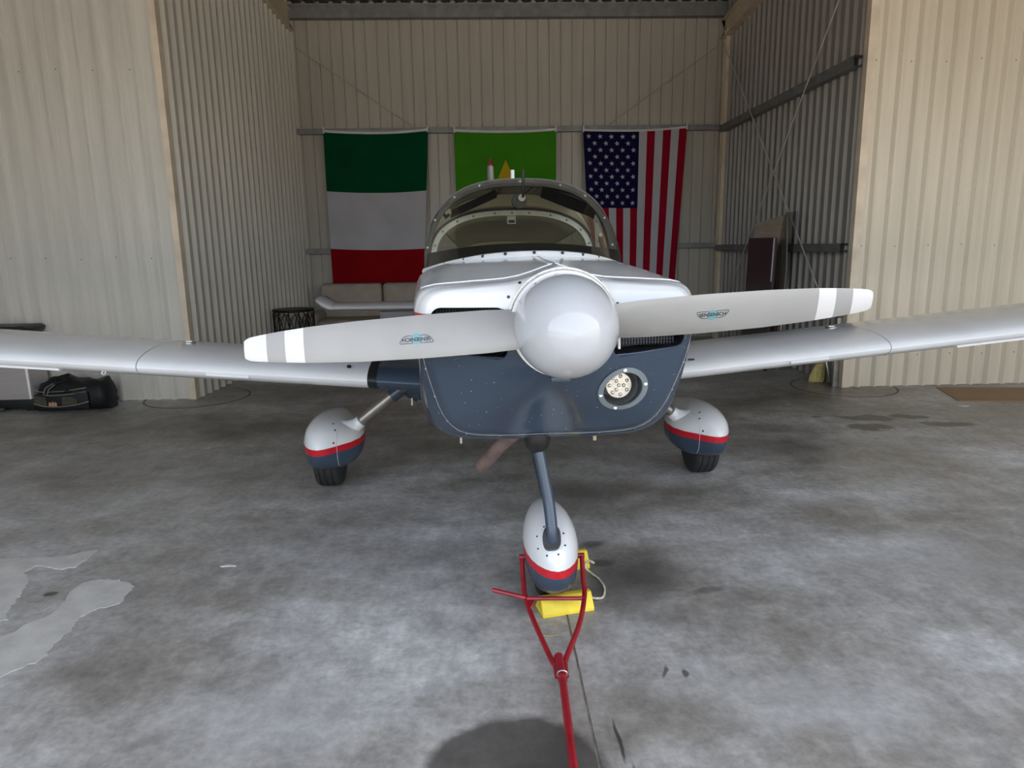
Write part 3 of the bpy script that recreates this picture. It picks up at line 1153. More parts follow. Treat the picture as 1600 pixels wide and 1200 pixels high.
def emblem(s, blade, r0, q0):
    """winged maker's emblem printed on the blade"""
    def place(u, w, off):
        # u along reading direction, w up of the lettering (metres)
        flip = 1 if s > 0 else -1
        r = r0 + u * (1 if s > 0 else 1) * 1.0
        up, dn = blade_chord(r)
        q = q0 + flip * w / (up - dn)
        return blade_point(s, r, q, 1, off)
    wdir = 1
    # lettering
    tv, tf = text_mesh('SENSENICH', 0.0155)
    xs = [p[0] for p in tv]
    k = 0.088 / (max(xs) - min(xs))
    vs = [place(p[0] * k, (p[1] * 1.0) + 0.001, 0.0011) for p in tv]
    link_mesh('emblem_lettering', vs, tf, 'ink', blade)

    def stroke(name, pts, wd, m, off, closed=False):
        P = np.array(pts, float)
        vs, fs = [], []
        n = len(P)
        for i in range(n):
            a = P[(i - 1) % n] if closed or i > 0 else P[i]
            b2 = P[(i + 1) % n] if closed or i < n - 1 else P[i]
            d = b2 - a
            d = d / (np.linalg.norm(d) + 1e-9)
            nn = np.array([-d[1], d[0]]) * wd / 2
            vs.append(place(*(P[i] + nn), off))
            vs.append(place(*(P[i] - nn), off))
        for i in range(n if closed else n - 1):
            a, b2 = 2 * i, 2 * ((i + 1) % n)
            fs.append((a, a + 1, b2 + 1, b2))
        return vs, fs
    for sg in (-1, 1):
        # one closed outline per wing
        vs, fs = stroke('w', [(sg * .013, .0125), (sg * .030, .0125), (sg * .051, .0125), (sg * .052, .009), (sg * .046, .0), (sg * .036, -.008), (sg * .026, -.0105), (sg * .013, -.0095)], 0.0018, 'ink', 0.0010, True)
        link_mesh('emblem_wing', vs, fs, 'ink', blade)
    V, Fc = [], []
    for rad, wd in ((0.0135, 0.004), (0.0075, 0.0015)):
        vs, fs = stroke('c', [(rad * math.cos(2 * PI * k / 28), rad * math.sin(2 * PI * k / 28)) for k in range(28)], wd, 'teal', 0.0009, True)
        o = len(V)
        V += vs
        Fc += [tuple(i + o for i in q) for q in fs]
    link_mesh('emblem_roundel', V, Fc, 'teal', blade)


for s in (-1, 1):
    bl = loft('propeller_blade', blade_rows(s, 0.10, 0.997, 34), 'blade', plane, True, True, True)
    for r0, r1 in ((0.815, 0.873), (0.929, 0.9975)):
        loft('tip_band', blade_rows(s, r0, r1, 8, 0.0006), 'blade_white', bl, True, False, r1 > 0.99)
    emblem(s, bl, 0.470 if s > 0 else 0.468, 0.47)

# --- fuselage behind the cowl
def fus_loop(y, hw, zt, zb, n=1.0):
    half = [(0, y, zb), (hw * .55, y, zb), (hw * .84, y, zb + .02), (hw * .97, y, zb + .08), (hw, y, zb + (zt - zb) * .35), (hw, y, zb + (zt - zb) * .55), (hw, y, zb + (zt - zb) * .75), (hw * .985, y, zb + (zt - zb) * .90), (hw * .93, y, zt - .02), (hw * .7, y, zt), (hw * .35, y, zt), (0, y, zt)]
    return mirror_loop(half)


frows = [lR, fus_loop(1.6, .555, 1.405, .69), fus_loop(2.4, .555, 1.40, .68), fus_loop(3.0, .53, 1.40, .69), fus_loop(3.9, .38, 1.34, .74), fus_loop(5.2, .20, 1.17, .80), fus_loop(6.3, .07, 1.04, .84)]
v, f = loft_data(frows, True, True, True)
fme = bpy.data.meshes.new('fus')
fme.from_pydata(v, [], f)
fix_normals(fme)
slab_cut(fme, 'fuselage_top', 'white', plane, 1.288, None)
slab_cut(fme, 'fuselage_stripe', 'red', plane, 1.262, 1.288)
slab_cut(fme, 'fuselage_belly', 'blue_clean', plane, None, 1.262)
bpy.data.meshes.remove(fme)
# cabin tub lining
box('cabin_lining', -.50, .50, 1.5, 3.0, 1.38, 1.412, 'black', plane)

# --- windshield and canopy
AW, BW, ZW0 = 0.533, 0.50, 1.36


def sup(t, a=AW, b=BW, z0=ZW0, n=2.65):
    c, s = math.cos(t), math.sin(t)
    return (a * math.copysign(abs(c) ** (2 / n), c), z0 + b * abs(s) ** (2 / n))


NT = 48
bow = []
base = []
for k in range(NT + 1):
    t = PI * k / NT
    x, z = sup(t)
    bow.append(Vector((x, 1.74, z)))
    c = math.cos(t)
    xb = 0.515 * math.copysign(abs(c) ** 0.85, c)
    u = abs(xb) / 0.515
    base.append(Vector((xb, 0.985 + 0.50 * u ** 2.6, 1.472 - 0.082 * u ** 2.2)))
ws_rows = []
for i in range(13):
    w = i / 12
    row = []
    for k in range(NT + 1):
        p = base[k].lerp(bow[k], w)
        bul = 0.10 * math.sin(PI * w)
        t = PI * k / NT
        p = p + Vector((math.cos(t) * bul * 0.08, -bul * 0.35 * math.sin(t), bul * 0.75 * math.sin(t)))
        row.append(p)
    ws_rows.append(row)
wsh = loft('windshield', ws_rows, 'glass', plane, False)
wsh['label'] = 'smoke tinted windshield'
# fillet strip along the base
tube('windshield_fillet', [p + Vector((0, -0.010, -0.010)) for p in base], 0.019, 'white', plane, 8)
for k in (11, 15, 18, 21, 24, 27, 30, 33, 37):
    p = base[k]
    disc('screw', p + Vector((0, -0.026, 0.0)), (0, -1, 0.5), 0.0075, 0.008, 'screw', wsh, 10)
# glare shield
gs_rows = [[p + Vector((0, 0.03, 0.004)) for p in base], [Vector((p.x * 0.97, 1.50, 1.517 - 0.045 * (p.x / .515) ** 2)) for p in base], [Vector((p.x * 0.97, 1.52, 1.40)) for p in base]]
gsh = loft('glare_shield', gs_rows, 'black', plane, False)


def arch(name, y0, y1, a_out, a_in, m, parent, b_out=None, b_in=None, z0=ZW0, t0=0.0, t1=PI, n=56):
    rws = []
    bo = b_out or BW
    bi = b_in or BW - (a_out - a_in)
    for k in range(n + 1):
        t = t0 + (t1 - t0) * k / n
        xo, zo = sup(t, a_out, bo, z0)
        xi, zi = sup(t, a_in, bi, z0)
        rws.append([(xo, y0, zo), (xo, y1, zo), (xi, y1, zi), (xi, y0, zi)])
    return loft(name, rws, m, parent, True, True, True)


bowf = arch('bow_frame', 1.735, 1.80, AW + .002, AW - .030, 'dark_frame', plane, BW + .004, BW - .036)
for k in (3, 8, 14, 19, 24, 29, 34, 40, 45):
    t = PI * k / 48
    x, z = sup(t, AW - .012, BW - .014)
    disc('rivet', (x, 1.733, z), (0, -1, 0), 0.006, 0.006, 'metal', bowf, 10)
# sliding canopy: opaque roof, tinted side panes, pale rear frame
TR = math.radians(47)


def canopy_strip(name, y0, y1, a0, b0, a1, b1, t0, t1, m, th=0.0, zoff=0.0, n=40, ny=5):
    rws = []
    for i in range(ny):
        w = i / (ny - 1)
        a, b_ = a0 + (a1 - a0) * w, b0 + (b1 - b0) * w
        rws.append([(lambda q: (q[0], y0 + (y1 - y0) * w, q[1] + zoff))(sup(t0 + (t1 - t0) * k / n, a, b_)) for k in range(n + 1)])
    o = loft(name, rws, m, plane, False)
    if th:
        md = o.modifiers.new('thickness', 'SOLIDIFY')
        md.thickness = th
        md.offset = 0
    return o


canopy_strip('canopy_roof', 1.78, 2.50, AW, BW, .545, .493, TR, PI - TR, 'white', 0.006)
canopy_strip('headliner', 1.80, 2.50, AW - .014, BW - .016, .53, .478, TR, PI - TR, 'headliner', 0.004)
canopy_strip('side_pane', 1.78, 2.50, AW, BW, .545, .493, 0, TR, 'glass', 0)
canopy_strip('side_pane', 1.78, 2.50, AW, BW, .545, .493, PI - TR, PI, 'glass', 0)
for x in (-.13, -.09, .09, .13):
    box('headliner_seam', x - .0025, x + .0025, 1.82, 2.46, 1.832, 1.842, 'seam', plane)
rf_ = arch('rear_frame', 2.44, 2.50, .535, .500, 'rimgrey', plane, .330, .298, 1.40)
arch('rear_seal', 2.43, 2.52, .548, .536, 'black', plane, .345, .331, 1.40)
canopy_strip('canopy_back', 2.50, 2.53, .545, .493, .535, .388, 0.25, PI - 0.25, 'headliner', 0.004)
for k in (4, 9, 14, 18, 22, 24, 26, 30, 34, 39, 44):
    t = PI * k / 48
    x, z = sup(t, .518, .314, 1.40)
    disc('screw', (x, 2.438, z), (0, -1, 0), 0.006, 0.006, 'screw', rf_, 8)
canopy_strip('turtle_deck', 2.53, 3.9, .535, .380, .36, .108, math.radians(35), PI - math.radians(35), 'white', 0.006)
canopy_strip('rear_headliner', 2.53, 3.5, .520, .363, .40, .178, math.radians(35), PI - math.radians(35), 'headliner', 0.004)
canopy_strip('rear_quarter_pane', 2.53, 3.9, .535, .380, .36, .108, 0, math.radians(35), 'glass')
canopy_strip('rear_quarter_pane', 2.53, 3.9, .535, .380, .36, .108, PI - math.radians(35), PI, 'glass')
bk = [[(x * f_, 3.48, 1.40 + (z - 1.40) * f_) for x, z in [sup(PI * k / 30, .40, .183) for k in range(31)]] for f_ in (1.0, 0.02)]
loft('rear_bulkhead', bk, 'headliner', plane, False)
dl = box('dome_light', -.028, .028, 2.50, 2.53, 1.645, 1.70, 'rimgrey', plane, 0.004)
box('dome_lens', -.020, .020, 2.495, 2.502, 1.652, 1.672, 'black', dl)
# sun visors


def visor(pts, nm='sun_visor'):
    P = [Vector(p) for p in pts]
    nrm = (P[1] - P[0]).cross(P[2] - P[0]).normalized() * 0.006
    vv = [p + nrm for p in P] + [p - nrm for p in P]
    n = len(P)
    ff = [tuple(range(n)), tuple(range(2 * n - 1, n - 1, -1))] + [(i, (i + 1) % n, n + (i + 1) % n, n + i) for i in range(n)]
    me = bpy.data.meshes.new(nm)
    me.from_pydata(vv, [], ff)
    fix_normals(me)
    return link_me(nm, me, 'black', plane)


visor([(-.385, 1.86, 1.665), (-.375, 1.84, 1.705), (-.13, 1.86, 1.812), (-.115, 1.88, 1.80), (-.125, 1.90, 1.775)])
visor([(.125, 1.76, 1.825), (.125, 1.86, 1.775), (.26, 1.88, 1.745), (.43, 1.86, 1.655), (.43, 1.76, 1.70), (.33, 1.75, 1.775)])
tube('visor_arm', [(-.43, 1.80, 1.70), (-.41, 1.82, 1.665), (-.395, 1.84, 1.68)], .009, 'black', plane, 8)
# thermometer probe through the glass, antennas, handle bracket
pr = tube('air_thermometer', [(.005, 1.60, 1.755), (.005, 1.58, 1.80), (.004, 1.56, 1.892)], .0075, 'black', plane, 10)
lathe('dial', [(0, .001), (0.002, .019), (.010, .021), (.014, .0)], 'gear', pr, 20, 'y', (.003, 1.645, 1.755))
lathe('dial_body', [(0.013, .001), (.016, .040), (.045, .042), (.06, .0)], 'black', pr, 20, 'y', (-.008, 1.655, 1.740))
an = tube('antenna', [(-.015, 2.1, 1.86), (-.015, 2.1, 1.945)], .012, 'white', plane, 10)
tube('antenna', [(.05, 2.3, 1.855), (.047, 2.3, 1.915)], .010, 'white', plane, 8)
for sx, lab in ((1, 1),):
    hb = tube('canopy_latch', [(.40, 1.50, 1.555), (.405, 1.52, 1.53), (.425, 1.54, 1.47), (.44, 1.56, 1.43)], .011, 'black', plane, 8)
    disc('knob', (.398, 1.485, 1.552), (0, -1, 0), .010, .012, 'gear', hb, 12)
    tube('brass_clamp', [(.428, 1.525, 1.465), (.442, 1.545, 1.425)], .013, mat('brass', (.42, .28, .13), .35, .7), hb, 8)

# --- wings


def naca(xc, up):
    t = 0.12
    yt = 5 * t * (0.2969 * math.sqrt(xc) - 0.1260 * xc - 0.3516 * xc ** 2 + 0.2843 * xc ** 3 - 0.1036 * xc ** 4)
    m_, p_ = 0.012, 0.4
    yc = m_ / p_ ** 2 * (2 * p_ * xc - xc ** 2) if xc < p_ else m_ / (1 - p_) ** 2 * ((1 - 2 * p_) + 2 * p_ * xc - xc ** 2)
    return yc + yt if up else yc - yt


XC = [0.5 * (1 - math.cos(PI * k / 22)) for k in range(23)]
CH, YLE = 1.34, 1.47


def wing_z(x):
    return 0.735 + 0.090 * abs(x)


def wing_pt(x, xc, up, off=0.0, ch=CH):
    zz = naca(max(xc, 0), up) * ch + (off if up else -off)
    return (x, YLE + xc * ch - (off if xc < 0.02 else 0), wing_z(x) + zz - 0.055 * xc * ch)


def wing_row(x, off=0.0, ch=CH):
    return [wing_pt(x, c, True, off, ch) for c in reversed(XC)] + [wing_pt(x, c, False, off, ch) for c in XC[1:-1]]


def wing_strip_on(x0, x1, xc0, xc1, up, off, nx=2):
    pass


for s in (-1, 1):
    w = loft('wing', [wing_row(s * x) for x in (.84, 1.4, 2.0, 2.6, 3.2, 3.9, 4.6)] + [[(s * 4.78, p[1] * .9 + .2, p[2] * .6 + wing_z(4.78) * .4) for p in wing_row(s * 4.78)]], 'white', plane, True, True, True)
    w['label'] = 'white wing with panel seam and fuel vent'
    loft('wing_root_fairing', [wing_row(s * x) for x in (.50, .6, .7, .80)], 'blue_clean', w, True, True, True)['label'] = 'slate blue wing root'
    loft('root_band', [wing_row(s * x, 0.002) for x in (.797, .845)], 'black', w, True, True, True)['label'] = 'black band at the wing root'
    # panel seam around the nose of the wing
    sx = 2.02
    line = [wing_pt(s * sx, c, True, 0.0003) for c in reversed(XC[:12])] + [wing_pt(s * sx, c, False, 0.0003) for c in XC[1:5]]
    rws = [[(p[0] + d, p[1], p[2]) for p in line] for d in (-0.0022, 0.0022)]
    loft('panel_seam', rws, 'seam', w, False)
    # stall strip on the leading edge
    a, b_ = (1.455, 1.67)
    rws = []
    for x in (a, b_):
        c = wing_pt(s * x, 0.004, False)
        rws.append([(c[0], c[1] - 0.004, c[2] - 0.010), (c[0], c[1] - 0.012, c[2] - 0.004), (c[0], c[1] - 0.004, c[2] + 0.008), (c[0], c[1] + .006, c[2])])
    loft('stall_strip', rws, 'white', w, True, True, True, False)
    # trim strip further out
    rws = []
    for x in (2.42, 3.6):
        c = wing_pt(s * x, 0.03, False)
        rws.append([(c[0], c[1] - 0.010, c[2] - 0.008), (c[0], c[1] - 0.012, c[2] + 0.004), (c[0], c[1] + .02, c[2] + .004), (c[0], c[1] + .02, c[2] - .008)])
    loft('edge_strip', rws, 'white', w, True, True, True, False)
    # fuel filler cap with tab on top
    c = wing_pt(s * 1.93, 0.36, True)
    fc = lathe('fuel_cap', [(-0.004, .036), (.006, .036), (.009, .028), (.009, .0)], 'metal', w, 20, 'z', (c[0], c[1], c[2] - .002))
    box('cap_tab', c[0] - .018, c[0] + .018, c[1] - .006, c[1] + .006, c[2] + .004, c[2] + .013, 'white', fc, .003)
# tie-down ring under the left wing, sensor under the other root
lw = [o for o in plane.children if o.name.startswith('wing') and not o.name.startswith('wing_')]
c = wing_pt(-2.20, 0.03, False)
rp = [(c[0] + .009 * math.cos(a), c[1] - .008, c[2] - .006 + .009 * math.sin(a)) for a in [k * PI / 8 for k in range(16)]]
tube('tie_down_ring', rp + [rp[0]], .004, 'metal', lw[0], 6)
c = wing_pt(.93, 0.05, True)
for dx in (0, .0):
    box('vent_slot', .90, .935, c[1] - .01, c[1] - .004, c[2] + .004, c[2] + .012, 'black', lw[1])
    box('vent_slot', .90, .935, c[1] - .02, c[1] - .014, c[2] - .018, c[2] - .012, 'black', lw[1])
c = wing_pt(-.95, 0.07, True)
disc('stall_vane', (c[0], c[1] - .002, c[2] + .002), (0, -.5, .8), .012, .01, 'black', lw[0], 10)

# --- tail
st_rows = []
for s in (-1, 1):
    rws = []
    for x, ch, yl in ((.06, .85, 5.45), (1.0, .78, 5.52), (1.82, .70, 5.60)):
        rws.append([(s * x, yl + c * ch, .862 + naca(c, True) * ch * .85) for c in reversed(XC)] + [(s * x, yl + c * ch, .862 - naca(c, True) * ch * .85) for c in XC[1:-1]])
    sb = loft('tailplane', rws, 'white', plane, True, True, True)
    tip = []
    for x, dz, k in ((1.815, 0, 1.15), (1.86, .010, 1.5), (1.925, .045, 1.5), (1.975, .085, .9)):
        tip.append([(s * x, 5.60 + c * .72, .862 + dz + naca(c, True) * .7 * .80 * k) for c in reversed(XC)] + [(s * x, 5.60 + c * .72, .862 + dz - naca(c, True) * .7 * .80 * k) for c in XC[1:-1]])
    loft('tailplane_tip', tip, 'white', sb, True, True, True)
rws = []
for z, ch, yl in ((1.0, 1.1, 5.0), (1.6, .85, 5.55), (2.41, .55, 6.0)):
    rws.append([(naca(c, True) * ch * .90, yl + c * ch, z) for c in reversed(XC)] + [(-naca(c, True) * ch * .90, yl + c * ch, z) for c in XC[1:-1]])
fin = loft('tail_fin', rws, 'white', plane, True, True, True)
rws = []
for z, ch, yl, k in ((2.40, .56, 5.99, .92), (2.45, .50, 6.05, .80), (2.49, .42, 6.12, .55), (2.52, .30, 6.2, .18)):
    rws.append([(naca(c, True) * ch * k, yl + c * ch, z) for c in reversed(XC)] + [(-naca(c, True) * ch * k, yl + c * ch, z) for c in XC[1:-1]])
loft('fin_tip', rws, 'red', fin, True, True, True)['label'] = 'dark red fin tip'

# --- landing gear


def pant_section(y, kw, kh, kl, bulge, zc, zlo, zhi, xc, s, w_out):
    """cross section of a wheel fairing at station y"""
    pts = []
    n = 40
    for k in range(n):
        a = 2 * PI * k / n
        ca, sa = math.cos(a), math.sin(a)
        e = 2.4
        x = math.copysign(abs(ca) ** (2 / e), ca)
        z = math.copysign(abs(sa) ** (2 / (2.0 if sa > 0 else 3.6)), sa)
        hz = (zhi - zc) if z > 0 else (zc - zlo)
        xx = x * w_out * kw
        zz = zc + z * hz * (kh if z > 0 else kl)
        if x * s < 0 and bulge:      # inboard side swells out to the gear leg
            h = (zz - zlo) / (zhi - zlo)
            prof = np.interp(h, [0, .06, .15, .55, .70, .80, .9, 1.0], [.80, 1, 1, 1, .92, .50, .14, 0])
            xx += -s * bulge * prof * (abs(x) ** .22)
        pts.append((xc + xx, y, zz))
    return pts


def wheel_pant(name, s, xc, y0, L, zc, zlo, zhi, w_out, bulge, zs0, zs1, label, ybul=(.30, .62)):
    st = [0, .012, .04, .09, .16, .25, .35, .46, .58, .70, .82, .92, .98, 1.0]
    rws = []
    for t in st:
        kw = (1 - (1 - min(t / .38, 1)) ** 2.2) ** .55 * (1.0 if t < .42 else max(.03, 1 - ((t - .42) / .58) ** 1.9))
        kh = (1 - (1 - min(t / .34, 1)) ** 2.3) ** .52 * (1.0 if t < .42 else max(.10, 1 - .75 * ((t - .42) / .58) ** 1.6))
        kw = max(kw, .02)
        kh = max(kh, .02)
        bl = bulge * math.exp(-((t - .34) / .23) ** 4)
        kl = max((1 - (1 - min(t / .22, 1)) ** 2.3) ** .5 * (1.0 if t < .5 else max(.10, 1 - .8 * ((t - .5) / .5) ** 2)), .02)
        rws.append(pant_section(y0 + t * L, kw, kh, kl, bl, zc, zlo, zhi, xc, s, w_out))
    v, f = loft_data(rws, True, True, True)
    me = bpy.data.meshes.new(name)
    me.from_pydata(v, [], f)
    fix_normals(me)
    up = slab_cut(me, name, 'white', plane, zs1, None)
    up['label'] = label
    slab_cut(me, 'fairing_stripe', 'red', up, zs0, zs1)
    slab_cut(me, 'fairing_lower', 'blue_clean', up, None, zs0)
    b_ = bvh_of(me)
    bpy.data.meshes.remove(me)
    return up, b_


def tyre(parent, xc, yc, r, w):
    prof = [(-w / 2, r * .55), (-w * .5, r * .78), (-w * .46, r * .90), (-w * .40, r * .965), (-w * .33, r * .992), (-w * .27, r), (-w * .255, r * .97), (-w * .225, r * .97), (-w * .21, r), (-w * .06, r), (-w * .045, r * .97), (w * .045 - w * .03, r * .97), (w * .04, r), (w * .19, r), (w * .205, r * .97), (w * .235, r * .97), (w * .25, r), (w * .33, r * .992), (w * .40, r * .965), (w * .46, r * .90), (w * .5, r * .78), (w / 2, r * .55)]
    o = lathe('tyre', prof, 'rubber', parent, 48, 'x', (xc, yc, r))
    return o


for s in (-1, 1):
    up, fb = wheel_pant('wheel_fairing', s, s * 1.215, 1.83, 1.02, .335, .165, .468, .138, .085, .297, .337, 'white wheel fairing with red and blue bands')
    tyre(plane, s * 1.215, 2.20, .195, .165)
    # gear leg and its collars
    tube('gear_leg', [(s * .62, 2.16, .70), (s * .78, 2.16, .600), (s * 1.12, 2.16, .335)], [.038, .036, .034], 'gear', plane, 14, 0)
    tube('leg_collar', [(s * .735, 2.155, .630), (s * .80, 2.155, .583)], .043, 'blue_clean', plane, 14)
    tube('leg_sleeve', [(s * 1.000, 2.145, .428), (s * 1.03, 2.145, .405), (s * 1.07, 2.14, .380), (s * 1.12, 2.135, .355), (s * 1.18, 2.13, .33)], list(np.interp(np.linspace(0, 1, 18), [0, .2, .4, .6, .8, 1], [.040, .043, .056, .082, .118, .140])), 'white', up, 24, 18)
    for (dx, y, z) in ((.065, 2.0, .60), (.085, 1.8, .42), (.085, 1.8, .36)):
        p, n = stick(fb, (s * (1.215 - dx), 1.2, z if z < .5 else .445), (0, 1, 0))
        disc('screw', p, n, .0065, .004, 'screw', up, 8)
    ln = []
    for k in range(16):
        p, n = stick(fb, (s * (1.215 - .10), 1.2, .20 + .27 * k / 15), (0, 1, 0))
        if p.y > 1.5:
            ln.append(p)
    tube('fairing_seam', ln, .0016, 'seam_w', up, 5)
# belly bulge with drain pins
bp_ = lathe('belly_fairing', [(-.25, .001), (-.2, .08), (-.08, .13), (.1, .14), (.4, .10), (.6, .0)], 'blue_clean', plane, 24, 'y', (-.62, 2.3, .655))
tube('drain_pin', [(-.66, 2.0, .60), (-.66, 2.0, .555)], .006, 'metal', plane, 8)
tube('step_rod', [(-.42, 1.9, .60), (-.62, 1.9, .605)], .008, 'steel_dark', plane, 8)

npant, nb_ = wheel_pant('nose_wheel_fairing', 1, .022, .325, .72, .255, .098, .402, .114, 0, .217, .252, 'white nose wheel fairing with red and blue bands')
tyre(plane, .022, .655, .175, .13)
# opening with black gasket and screws where the strut enters
gq = []
for k in range(24):
    a = 2 * PI * k / 24
    gq.append((.004 + .034 * math.copysign(abs(math.cos(a)) ** .7, math.cos(a)), .0, .048 * math.copysign(abs(math.sin(a)) ** .7, math.sin(a))))
tl = math.radians(38)


def on_tilt(p, dy=0.0):
    return (p[0], .375 + p[2] * math.sin(tl) + dy * -math.cos(tl), .372 + p[2] * math.cos(tl) + dy * math.sin(tl))


gk = loft('strut_gasket', [[on_tilt(p, -.06) for p in gq], [on_tilt(p, .012) for p in gq]], 'black', npant, True, True, True)
for k in range(8):
    a = 2 * PI * (k + .5) / 8
    q = on_tilt((.004 + .056 * math.cos(a), 0, .068 * math.sin(a)), 0.0)
    q, n = stick(nb_, Vector(q) + Vector((0, -math.cos(tl), math.sin(tl))) * .3, (0, math.cos(tl), -math.sin(tl)))
    disc('screw', q, n, .0042, .004, 'screw', npant, 8)
tube('nose_strut', [(-.046, .47, .79), (-.040, .46, .72), (-.030, .447, .66), (-.018, .432, .59), (-.006, .415, .52), (.001, .395, .455), (.004, .375, .395), (.006, .375, .35), (.006, .39, .31)], .0235, 'blue_clean', plane, 16, 30)
lathe('strut_boot', [(.095, .0), (.095, .052), (.055, .053), (.025, .047), (.005, .030), (-.003, .026), (-.003, .0)], 'boot', plane, 24, 'z', (-.042, .465, .70))['label'] = 'black rubber strut boot'
# exhaust and breather
ex = tube('exhaust_pipe', [(-.10, .60, .76), (-.16, .68, .685), (-.262, .80, .537)], .030, 'rust', plane, 20)
tube('exhaust_bore', [(-.255, .79, .547), (-.2635, .8015, .5345)], .025, 'black', ex, 16)
tube('breather_tube', [(.215, .62, .74), (.215, .62, .695)], .008, mat('tan_tube', (.5, .42, .3), .6), plane, 8)
tube('breather_tube', [(-.345, .62, .74), (-.345, .62, .70)], .005, 'metal', plane, 8)
box('nose_bracket', -.035, .03, .05, .085, 1.06, 1.078, 'blue_clean', plane, .004)

# cord tied behind the spinner
cp = []
for k in range(34):
    a = math.radians(196 - k * (196 + 8) / 33)
    cp.append((.004 + .178 * math.cos(a), .048, HUBZ + .178 * math.sin(a)))
cp += [(.187, .046, HUBZ - .05), (.188, .045, HUBZ - .085)]
cordw = [plane.matrix_basis @ Vector(p) for p in cp]
tag(tube('cord', cordw, .0042, 'cord', None, 8), 'white twisted cord looped over the spinner with hanging end', 'cord')
bpy.context.view_layer.update()


# ------------------------------------------------------------------ tow bar, chocks
tb = thing('tow_bar', 'red steel tow bar hooked to the nose wheel, handle toward viewer', 'tow bar', (0.24, 2.2, 0))


def T(p):
    return (p[0] - .24, p[1] - 2.2, p[2])


r_t = .0105
AL = [(.122, 2.80, .175), (.118, 2.66, .105), (.120, 2.60, .085)]
tube('fork_arm', [T(p) for p in [(.118, 2.775, .185), (.119, 2.70, .12), (.122, 2.64, .083), (.142, 2.50, .066), (.192, 2.24, .050), (.205, 2.19, .048), (.207, 2.13, .046)]], r_t, 'redsteel', tb, 10, 40)
tube('fork_arm', [T(p) for p in [(.376, 2.765, .185), (.372, 2.69, .12), (.368, 2.62, .083), (.325, 2.44, .066), (.252, 2.24, .050), (.240, 2.19, .048), (.237, 2.13, .046)]], r_t, 'redsteel', tb, 10, 40)
for s, x in ((-1, .118), (1, .376)):
    tube('axle_pin', [T((x - s * -.012, 2.775, .186)), T((x - s * .035, 2.775, .186))], .012, 'redsteel', tb, 10)
tube('cross_bar', [T((.128, 2.605, .084)), T((.365, 2.595, .082))], .0085, 'redsteel', tb, 8)
tube('side_lever', [T((-.012, 2.665, .095)), T((.125, 2.612, .083))], .0095, 'redsteel', tb, 8)
extrude_poly('gusset', [T(p)[:2] for p in ((.122, 2.60, 0), (.165, 2.605, 0), (.138, 2.53, 0))], .070, .082, 'redsteel', tb)
tube('pull_handle', [T(p) for p in [(.2205, 2.235, .058), (.222, 2.10, .052), (.214, 1.8, .044), (.206, 1.45, .034), (.20, 1.1, .024), (.197, .9, .022)]], .0135, 'redsteel', tb, 12)
tube('hinge_sleeve', [T((.2215, 2.235, .056)), T((.2225, 2.10, .051))], .0165, 'redsteel', tb, 12)
rp = [T((.2225 + .017 * math.cos(a), 2.118, .064 + .013 * math.sin(a))) for a in [2 * PI * k / 20 for k in range(21)]]
tube('key_ring', rp, .0025, 'metal', tb, 6)


def chock(name, label, loc, rot, L, D, H):
    c = thing(name, label, 'wheel chock', loc, rot, 'yellow wheel chocks')
    # wedge: steep face away from the wheel, sloped face to it
    prof = [(-D / 2, 0), (D / 2, 0), (D / 2 - .025, H * .45), (0.005, H), (-.02, H), (-D / 2, H * .25)]
    bm = bmesh.new()
    a = [bm.verts.new((-L / 2, y, z)) for y, z in prof]
    b_ = [bm.verts.new((L / 2, y, z)) for y, z in prof]
    bm.faces.new(a)
    bm.faces.new(b_[::-1])
    for i in range(len(prof)):
        j = (i + 1) % len(prof)
        bm.faces.new((a[i], a[j], b_[j], b_[i]))
    bmesh.ops.recalc_face_normals(bm, faces=bm.faces)
    bmesh.ops.bevel(bm, geom=bm.edges[:], offset=.003, segments=1, affect='EDGES')
    link_bm('block', bm, 'yellow', c)
    tube('rope_eye', [(L / 2 - .004, 0.0, H * .45), (L / 2 + .006, 0.0, H * .45)], .009, 'rope', c, 10)
    return c


chock('wheel_chock', 'yellow wooden chock in front of the nose wheel, under the tow bar', (.290, 2.668, 0), math.radians(13), .225, .115, .072)
chock('wheel_chock', 'yellow wooden chock behind the nose wheel, mostly hidden', (.34, 3.06, 0), math.radians(12), .20, .12, .075)
tag(tube('chock_rope', [(.404, 2.694, .032), (.43, 2.72, .012), (.465, 2.74, .006), (.485, 2.82, .006), (.475, 2.90, .006), (.445, 2.96, .010), (.42, 2.985, .03), (.44, 3.0, .05), (.462, 2.99, .045), (.455, 3.03, .03), (.435, 3.08, .036)], .0048, 'rope', None, 8, 60), 'cream rope joining the two yellow chocks', 'rope')
# scraps on the floor
tag(tube('straw_stalk', [(.185, 2.46, .004), (.205, 2.452, .004), (.23, 2.452, .006), (.245, 2.457, .004)], .0018, 'straw', None, 5), 'thin dry straw stalk lying before the tow bar fork', 'straw')
tag(extrude_poly('paint_flake', [(-1.335, 3.165), (-1.30, 3.178), (-1.262, 3.168), (-1.252, 3.157), (-1.29, 3.162), (-1.32, 3.155)], 0.0, .004, 'blade_white'), 'white paint flake lying on the bare floor at left', 'flake')


